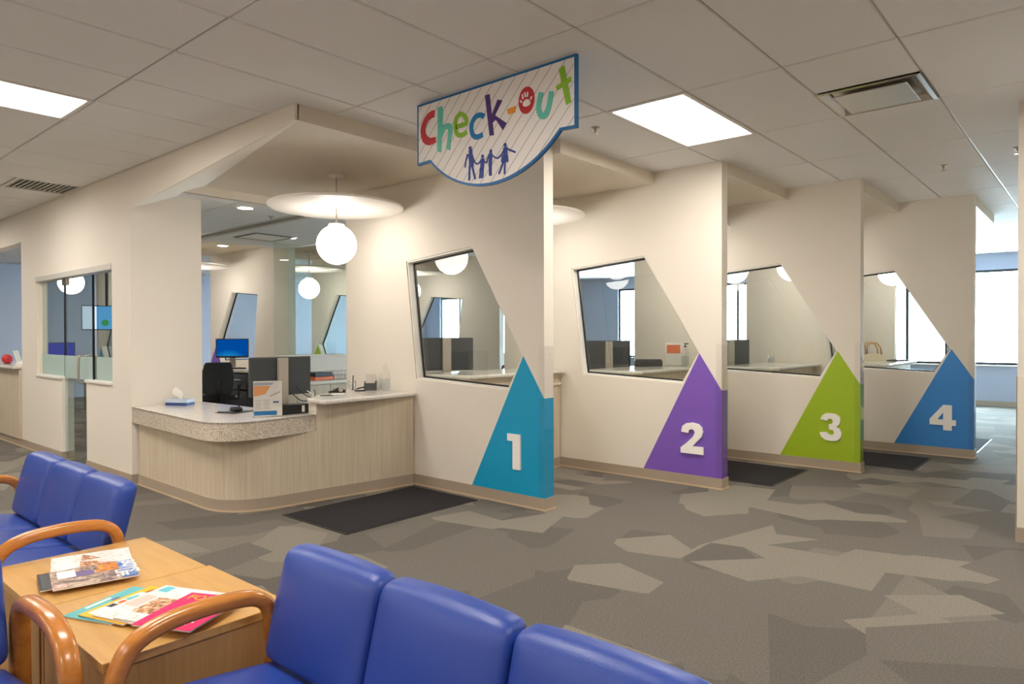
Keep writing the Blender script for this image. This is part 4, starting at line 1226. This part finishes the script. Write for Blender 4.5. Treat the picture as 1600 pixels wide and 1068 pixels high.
for k in range(9):
    MB().tube([(0.12, -0.18 + k * 0.045, 0.0), (0.12, -0.18 + k * 0.045, 0.12)], 0.004, 6).build('wire', M['steel'], t)
for zz in (0.004, 0.06, 0.12):
    MB().tube([(0.12, -0.18, zz), (0.12, 0.18, zz), (-0.12, 0.18, zz), (-0.12, -0.18, zz)], 0.004, 6, closed=True).build('wire_hoop', M['steel'], t)
MB().box(-0.11, 0.11, -0.17, 0.17, 0.006, 0.06).build('papers', M['paper'], t)

t = thing('office_desk', 'back office desk with white top under the blue lit monitor', 'desk', (-12.0, 5.30, 0))
MB().box(0.0, 2.15, 0.0, 0.66, 0.84, 0.88).build('desk_top', M['cream'], t, bevel=0.008)
MB().box(0.0, 0.04, 0.02, 0.64, 0.0, 0.84).build('side_panel', M['dark'], t)
MB().box(2.09, 2.13, 0.02, 0.64, 0.0, 0.84).build('side_panel', M['dark'], t)
MB().box(0.04, 2.09, 0.60, 0.64, 0.0, 0.84).build('modesty_panel', M['dark'], t)
for k in range(3):
    d_ = MB().box(1.55, 2.08, 0.02, 0.60, 0.06 + 0.26 * k, 0.30 + 0.26 * k).build('drawer', M['dark'], t, bevel=0.004)
    MB().box(1.72, 1.92, 0.0, 0.02, 0.20 + 0.26 * k, 0.215 + 0.26 * k).build('drawer_pull', M['steel'], d_)
monitor((-10.75, 5.52, 0.881), PI + math.radians(56), 'monitor with a bright blue screen at the back of the office', 'office monitors', 0.50, 0.31, 'screen_blue', 0.0, 0.17)
t = thing('keyboard', 'black keyboard under the blue lit monitor', 'keyboard', (-10.55, 5.40, 0.881), math.radians(56))
MB().box(-0.22, 0.22, -0.08, 0.08, 0.0, 0.016).build('keyboard_body', M['black'], t, bevel=0.004)
MB().box(-0.205, 0.205, -0.065, 0.065, 0.016, 0.021).build('key_bed', M['dark'], t)


def office_chair(loc, rz, label):
    t = thing('office_chair', label, 'office chair', loc, rz, 'swivel office chairs')
    MB().rbox(0.47, 0.46, 0.09, 0.04, (0, 0, 0.50), 8).build('seat', M['fabric'], t, smooth=True)
    def bk(p_):
        k = p_.z / 0.24
        return Vector((p_.x * (1 - 0.18 * k * k), p_.y - 0.035 * (p_.x / 0.21) ** 2 + 0.03, p_.z))
    MB().rbox(0.43, 0.07, 0.48, 0.034, (0, 0.25, 0.78), 10, bk).build('backrest', M['fabric'], t, smooth=True)
    MB().tube([(0, 0.05, 0.45), (0, 0.24, 0.46), (0, 0.33, 0.56), (0, 0.32, 0.78)], 0.014, 8, 0.03, (1, 0, 0)).build('back_bracket', M['black'], t, smooth=True)
    MB().cyl(0, 0, 0.10, 0.46, 0.028, 14).build('gas_column', M['black'], t)
    for s in (-1, 1):
        MB().tube(fillet([(s * 0.20, 0.06, 0.46), (s * 0.29, 0.06, 0.46), (s * 0.29, 0.06, 0.66)], 0.05, 5), 0.014, 8).build('arm_post', M['black'], t, smooth=True)
        MB().rbox(0.06, 0.26, 0.03, 0.013, (s * 0.29, 0.0, 0.67), 5).build('armrest', M['black'], t, smooth=True)
    for k in range(5):
        a = 2 * PI * k / 5 + 0.3
        lg = MB().tube([(0.02 * math.cos(a), 0.02 * math.sin(a), 0.11), (0.29 * math.cos(a), 0.29 * math.sin(a), 0.075)], 0.018, 8).build('base_leg', M['black'], t)
        MB().lathe([(0.028, -0.012), (0.028, 0.012)], seg=14).build('caster', M['black'], lg, loc=(0.29 * math.cos(a), 0.29 * math.sin(a), 0.029), rot=(PI / 2, 0, a))
    return t


office_chair((-10.05, 4.93, 0), math.radians(-115), 'black swivel chair at the back desk with the blue monitor')
office_chair((-6.6, 5.3, 0), math.radians(100), 'black swivel chair rolled behind the counter beyond the teal partition')
office_chair((-5.7, 6.9, 0), math.radians(100), 'black swivel chair rolled behind the counter beyond the purple partition')

# far waiting room glimpsed through the glass door
t = thing('hanging_screen', 'lit screen on a ceiling pole glimpsed through the glass door', 'screen', (-10.55, 3.60, 1.49), math.radians(-18.6))
MB().cyl(-0.025, 0, 0.30, HS - 1.49, 0.02, 10).build('ceiling_pole', M['black'], t)
MB().box(0.0, 0.05, -0.30, 0.30, 0.0, 0.34).build('screen_housing', M['black'], t, bevel=0.006)
MB().box(0.05, 0.053, -0.29, -0.12, 0.012, 0.328).build('screen_white_area', M['screen_white'], t)
MB().box(0.05, 0.053, -0.12, 0.29, 0.012, 0.328).build('screen_blue_area', M['screen_cyan'], t)
MB().lathe([(0.0001, 0), (0.045, 0.0)], seg=20).build('green_figure', emit('lit_green_shape', s2l(60, 170, 90), 0.7), t, loc=(0.055, -0.02, 0.10), rot=(0, PI / 2, 0))
t = thing('check_in_table', 'small white table carrying an indigo lit monitor beyond the glass door', 'table', (-15.2, 4.35, 0))
MB().box(-0.8, 0.5, -0.35, 0.35, 0.82, 0.86).build('table_top', M['cream'], t, bevel=0.008)
for sx in (-0.75, 0.45):
    for sy in (-0.3, 0.3):
        MB().box(sx - 0.02, sx + 0.02, sy - 0.02, sy + 0.02, 0, 0.82).build('leg', M['steel'], t)
monitor((-15.0, 4.30, 0.861), PI + math.radians(72), 'indigo lit monitor beyond the glass door', 'office monitors', 0.50, 0.30, 'screen_ind', 0.0, 0.13)
t = thing('phone_stand', 'white angled card stand on the far left ledge', 'card stand', (-10.92, 2.72, 1.031), math.radians(50))
MB().prism([(-0.10, 0.0), (0.10, 0.0), (-0.02, 0.05)], 'xz', -0.06, 0.06).build('stand_body', M['white'], t)
MB().prism([(-0.06, 0.02), (-0.045, 0.02), (-0.10, 0.19), (-0.115, 0.185)], 'xz', -0.05, 0.05).build('card', M['paper'], t)
t = thing('red_ball', 'round red object at the left edge on the ledge', 'ball', (-11.47, 2.66, 1.031))
MB().sphere((0, 0, 0.065), 0.065, 20, 12).build('ball_surface', M['s_red'], t, smooth=True)
MB().lathe([(0.04, 0.0), (0.035, 0.008)], seg=16).build('ball_foot', M['black'], t)

# ------------------------------------------------------------------ blue lounge seating
def spline(P, sub):
    P = [Vector(p) for p in P]
    Q = []
    for i in range(len(P) - 1):
        p0 = P[max(i - 1, 0)]; p1 = P[i]; p2 = P[i + 1]; p3 = P[min(i + 2, len(P) - 1)]
        for k in range(sub):
            t = k / sub
            Q.append(0.5 * ((2 * p1) + (-p0 + p2) * t + (2 * p0 - 5 * p1 + 4 * p2 - p3) * t * t + (-p0 + 3 * p1 - 3 * p2 + p3) * t ** 3))
    Q.append(P[-1])
    return Q


SW = 0.478


def lounge_row(loc, rz, n, label, arms=(True, True), sw=SW):
    """gang seat facing local -y; its row runs along local +x from 0"""
    t = thing('lounge_seat', label, 'lounge seat', loc, rz, 'blue vinyl lounge seating')
    for k in range(n):
        cx = sw * (k + 0.5)
        def shape(p_):
            u = p_.x / (sw / 2); v = (p_.z + 0.165) / 0.33
            z = p_.z + 0.012 * (1 - u * u) * max(0.0, v)
            y = p_.y - 0.020 * (1 - u * u) * (1 - (2 * v - 1) ** 2) * (1 if p_.y < 0 else 0)
            return Vector((p_.x, y + 0.26 * (p_.z - 0.165) * 1.0, z))
        MB().rbox(sw - 0.004, 0.095, 0.33, 0.036, (cx, 0.03, 0.572), 14, shape).build('backrest', M['vinyl'], t, smooth=True)
        def sshape(p_):
            u = p_.x / (sw / 2); v = p_.y / 0.25
            return Vector((p_.x, p_.y, p_.z + (0.014 * (1 - u * u) * (1 - v * v) if p_.z > 0 else 0) - 0.03 * v))
        MB().rbox(sw - 0.004, 0.50, 0.10, 0.036, (cx, -0.285, 0.375), 12, sshape).build('seat', M['vinyl'], t, smooth=True)
    L_ = n * sw
    MB().box(0.0, L_, -0.50, -0.46, 0.27, 0.325).build('seat_rail', M['oak_side'], t, bevel=0.006)
    MB().box(0.0, L_, -0.02, 0.02, 0.27, 0.325).build('seat_rail', M['oak_side'], t, bevel=0.006)
    for s, on in ((-1, arms[0]), (1, arms[1])):
        if not on: continue
        x = -0.034 if s < 0 else L_ + 0.034
        pth = spline([(x, -0.035, 0.0), (x, -0.035, 0.25), (x, -0.035, 0.46), (x, -0.045, 0.535), (x, -0.085, 0.580), (x, -0.16, 0.598), (x, -0.28, 0.602), (x, -0.38, 0.592),
                      (x, -0.45, 0.562), (x, -0.488, 0.510), (x, -0.503, 0.44), (x, -0.506, 0.25), (x, -0.506, 0.0)], 5)
        MB().tube(pth, 0.024, 16, 0.029, (1, 0, 0), pw=0.75).build('arm', M['oak'], t, smooth=True)
    for k in range(1, n):
        MB().box(k * sw - 0.015, k * sw + 0.015, -0.48, 0.0, 0.24, 0.28).build('cross_rail', M['oak_side'], t)
    return t


lounge_row((-1.985, 1.20, 0), 0, 3, 'three-seat blue vinyl lounge seat in the right foreground')
lounge_row((-4.735, 1.20, 0), 0, 3, 'three-seat blue vinyl lounge seat beyond the wooden table', sw=0.468)
lounge_row((-2.615, -0.36, 0), PI / 2, 2, 'blue vinyl lounge seat cut off by the lower left corner', sw=0.475)


def end_table(x0, x1, y0, y1, label, seed):
    t = thing('side_table', label, 'table', ((x0 + x1) / 2, (y0 + y1) / 2, 0), 0, 'maple side tables')
    w_, l_ = (x1 - x0) / 2, (y1 - y0) / 2
    MB().box(-w_, w_, -l_, l_, 0.482, 0.51).build('table_top', M['maple'], t, bevel=0.003)
    MB().box(-w_ + 0.01, -w_ + 0.03, -l_ + 0.01, l_ - 0.01, 0.0, 0.482).build('side_panel', M['oak_side'], t)
    MB().box(w_ - 0.03, w_ - 0.01, -l_ + 0.01, l_ - 0.01, 0.0, 0.482).build('side_panel', M['oak_side'], t)
    MB().box(-w_ + 0.03, w_ - 0.03, -l_ + 0.012, -l_ + 0.03, 0.06, 0.482).build('front_panel', M['oak_side'], t)
    MB().box(-w_ + 0.03, w_ - 0.03, l_ - 0.06, l_ - 0.04, 0.06, 0.482).build('back_panel', M['oak_side'], t)
    for sx in (-w_ + 0.05, w_ - 0.05):
        for sy in (-l_ + 0.05, l_ - 0.05):
            MB().box(sx - 0.02, sx + 0.02, sy - 0.02, sy + 0.02, 0.0, 0.06).build('foot', M['oak'], t)
    return t


end_table(-3.255, -2.664, 0.69, 1.256, 'maple side table carrying the two fanned photo magazines', 1)
end_table(-2.660, -2.078, 0.69, 1.268, 'maple side table carrying the colourful fanned magazines', 2)


def text_mesh(txt, size, m_, parent, loc, rot=0.0, name='title', bold=0.0, sx=1.0):
    cu = bpy.data.curves.new(name, 'FONT'); cu.body = txt; cu.size = size; cu.extrude = 0.0002; cu.offset = bold
    o = bpy.data.objects.new(name, cu); COL.objects.link(o)
    bpy.context.view_layer.update()
    me = bpy.data.meshes.new_from_object(o.evaluated_get(bpy.context.evaluated_depsgraph_get()))
    bpy.data.objects.remove(o, do_unlink=True)
    me.materials.clear(); me.materials.append(m_)
    r = bpy.data.objects.new(name, me); COL.objects.link(r)
    r.parent = parent; r.location = loc; r.rotation_euler = (0, 0, rot); r.scale = (sx, 1, 1)
    return r


def photo_mat(name, c1, c2, c3, scale=14.0):
    m, nt, N, L, b = new_mat(name)
    tc = N.new('ShaderNodeTexCoord')
    n = N.new('ShaderNodeTexNoise'); n.inputs['Scale'].default_value = scale; n.inputs['Detail'].default_value = 6; n.inputs['Distortion'].default_value = 1.5
    L.new(tc.outputs['Object'], n.inputs['Vector'])
    cr = N.new('ShaderNodeValToRGB')
    cr.color_ramp.elements[0].position = 0.36; cr.color_ramp.elements[0].color = c1
    cr.color_ramp.elements[1].position = 0.64; cr.color_ramp.elements[1].color = c3
    x = cr.color_ramp.elements.new(0.5); x.color = c2
    L.new(n.outputs['Fac'], cr.inputs[0]); L.new(cr.outputs[0], b.inputs['Base Color'])
    b.inputs['Roughness'].default_value = 0.3
    return m


def magazine(cx, cy, z, ang, w_, l_, base, label, prints, tilt=0.0):
    """magazine lying flat; local y points to the head of its cover"""
    t = thing('magazine', label, 'magazine', (cx, cy, z), math.radians(ang), 'magazines on the side tables')
    MB().box(-w_ / 2, w_ / 2, -l_ / 2, l_ / 2, 0.0, 0.0042).build('pages', M['paper'], t)
    cv = MB().box(-w_ / 2 - 0.001, w_ / 2, -l_ / 2 - 0.001, l_ / 2 + 0.001, 0.0042, 0.0050).build('cover', base, t)
    for k, (pts, m_, nm) in enumerate(prints):
        MB().prism([(p[0] * w_ / 2, p[1] * l_ / 2) for p in pts], 'xy', 0.0050, 0.0052 + 0.00008 * k).build(nm, m_, cv)
    return t, cv


C = lambda nm, r, g_, b: mat(nm, s2l(r, g_, b), 0.3)
sky_p = photo_mat('sky_blue_print', s2l(70, 96, 160), s2l(112, 146, 204), s2l(190, 206, 230), 12); mauve = photo_mat('rocky_mauve_photo', s2l(70, 62, 84), s2l(168, 142, 124), s2l(206, 186, 166), 22)
skin = photo_mat('portrait_photo', s2l(120, 70, 44), s2l(206, 150, 104), s2l(240, 214, 190), 30); cream = photo_mat('pale_cover_print', s2l(206, 200, 196), s2l(238, 232, 226), s2l(246, 242, 238), 36); brown = C('brown_print', 96, 56, 36); salmon = photo_mat('salmon_print', s2l(206, 100, 96), s2l(236, 176, 164), s2l(246, 222, 214), 34)
orange_p = photo_mat('ochre_print', s2l(150, 84, 30), s2l(222, 138, 48), s2l(236, 168, 72), 26); gold = C('gold_print', 248, 190, 24); teal_p = C('teal_print', 92, 184, 188); magenta = C('magenta_print', 228, 20, 104)
lilac = C('violet_photo_print', 110, 96, 148); cyan = C('cyan_print', 100, 196, 214); darkb = C('dark_print', 50, 52, 62)
rect = lambda a, b, c, d: [(a, b), (c, b), (c, d), (a, d)]
ZT = 0.511
magazine(-3.07, 0.985, ZT, -16, 0.20, 0.27, cream, 'white magazine with brown photo, furthest back on the table',
         [([(-0.9, -0.2), (0.2, -0.3), (0.9, 0.5), (0.6, 0.62), (-0.3, 0.1)], skin, 'photo_shape'), ([(-0.2, -0.1), (0.4, 0.1), (0.9, 0.5), (0.3, 0.3)], brown, 'photo_shadow'),
          (rect(-0.9, -0.9, 0.2, -0.5), M['paper'], 'address_label'), ([(0.2, 0.3), (0.95, 0.2), (0.95, 0.6), (0.5, 0.7)], salmon, 'pink_print')])
magazine(-2.955, 0.955, ZT + 0.0055, -14, 0.20, 0.265, cream, 'white magazine with pink flowers under the canyon magazine',
         [([(-0.6, 0.1), (0.5, 0.05), (0.9, 0.55), (-0.2, 0.5)], salmon, 'pink_print'), ([(-0.9, -0.3), (0.0, -0.35), (0.2, 0.2), (-0.7, 0.15)], skin, 'photo_shape'), (rect(-0.85, -0.9, -0.1, -0.45), M['paper'], 'address_label')])
magazine(-2.862, 0.884, ZT + 0.011, -12, 0.20, 0.262, darkb, 'dark magazine peeking out beneath the canyon magazine', [(rect(-0.9, -0.95, 0.9, -0.6), M['dark'], 'dark_band')])
t_, cv = magazine(-2.823, 0.914, ZT + 0.0165, -13, 0.218, 0.265, mauve, 'magazine with rocky canyon photo and white title on blue sky',
                  [(rect(-1, 0.62, 1, 1), sky_p, 'sky_print'), ([(-1, 0.15), (-0.1, 0.05), (-0.1, 0.62), (-1, 0.62)], orange_p, 'orange_canyon_print'), ([(-0.55, -0.45), (0.05, -0.5), (0.0, 0.0), (-0.5, 0.02)], lilac, 'violet_print'),
                   (rect(-0.85, -0.85, -0.05, -0.42), M['paper'], 'address_label'), (rect(0.55, -0.95, 0.92, -0.68), salmon, 'red_badge_print')])
text_mesh("BOYS'", 0.062, M['sign_white'], cv, (-0.10, 0.098, 0.0056), 0, 'title_text', 0.0016, 1.0)
text_mesh("LIFE", 0.052, M['sign_white'], cv, (0.0, 0.066, 0.0056), 0, 'title_text', 0.0014, 1.0)
magazine(-2.478, 0.888, ZT, 23, 0.20, 0.272, teal_p, 'teal magazine leftmost in the colourful fan',
         [([(-0.2, -0.8), (1, -0.8), (1, 0.5), (-0.2, 0.4)], cream, 'white_print'), (rect(-0.7, 0.1, -0.3, 0.3), lilac, 'violet_print'), (rect(0.1, 0.3, 0.9, 0.9), darkb, 'dark_print_shape'), (rect(-0.9, -0.5, -0.78, 0.2), M['paper'], 'white_text_line')])
magazine(-2.425, 0.915, ZT + 0.0055, 19, 0.20, 0.27, gold, 'yellow bordered magazine in the colourful fan',
         [(rect(-0.85, -0.85, 0.9, 0.6), cream, 'white_print'), (rect(-0.7, 0.62, 0.9, 0.9), orange_p, 'orange_print'), ([(-0.8, 0.1), (-0.2, 0.05), (-0.2, 0.4), (-0.7, 0.42)], teal_p, 'teal_print'), (rect(-0.75, -0.15, -0.2, 0.05), C('orange_red_print', 226, 96, 34), 'orange_red_print'), (rect(-0.8, -0.4, -0.3, -0.2), darkb, 'dark_print_shape')])
t_, cv = magazine(-2.372, 0.945, ZT + 0.011, 19, 0.205, 0.28, cream, 'white magazine with pink blocks and blue cap print in the fan',
                  [(rect(-0.85, 0.62, -0.2, 0.95), cyan, 'cyan_print'), (rect(-0.9, -0.3, -0.2, 0.35), C('pale_pink_print', 246, 196, 184), 'pink_print'), (rect(-0.2, 0.1, 0.2, 0.3), salmon, 'salmon_print_shape'), ([(0.1, -0.5), (0.9, -0.55), (0.9, 0.3), (0.4, 0.1)], skin, 'photo_shape'), ([(0.0, 0.15), (0.9, 0.25), (0.9, 0.38), (0.3, 0.3)], brown, 'photo_shadow'),
                   (rect(-0.2, -0.9, 0.6, -0.45), M['paper'], 'address_label'), (rect(0.28, -0.86, 0.55, -0.74), M['dark'], 'barcode_print')])
text_mesh('W', 0.05, M['s_blue'], cv, (0.02, 0.085, 0.0056), 0, 'title_text', 0.0005)
magazine(-2.30, 0.972, ZT + 0.0165, 24, 0.20, 0.27, cream, 'white magazine half hidden under the pink one', [(rect(-0.8, 0.6, 0.6, 0.9), M['paper'], 'white_print'), (rect(-0.9, -0.6, 0.0, 0.3), skin, 'photo_shape')])
t_, cv = magazine(-2.195, 0.985, ZT + 0.022, 27, 0.205, 0.265, magenta, 'bright pink magazine with a pale green disc at the table edge',
                  [([(0.25 + 0.62 * math.cos(2 * PI * i / 24), 0.10 + 0.48 * math.sin(2 * PI * i / 24)) for i in range(24)], M['paper'], 'white_ring_print'),
                   ([(0.25 + 0.50 * math.cos(2 * PI * i / 24), 0.10 + 0.39 * math.sin(2 * PI * i / 24)) for i in range(24)], C('pale_green_print', 160, 204, 186), 'green_disc_print'),
                   (rect(-0.2, -0.62, 0.7, -0.55), M['paper'], 'white_text_line'), (rect(-0.1, -0.78, 0.6, -0.72), salmon, 'pale_text_line')])
text_mesh('FOR', 0.05, gold, cv, (-0.085, 0.080, 0.0056), 0, 'title_text', 0.0006)
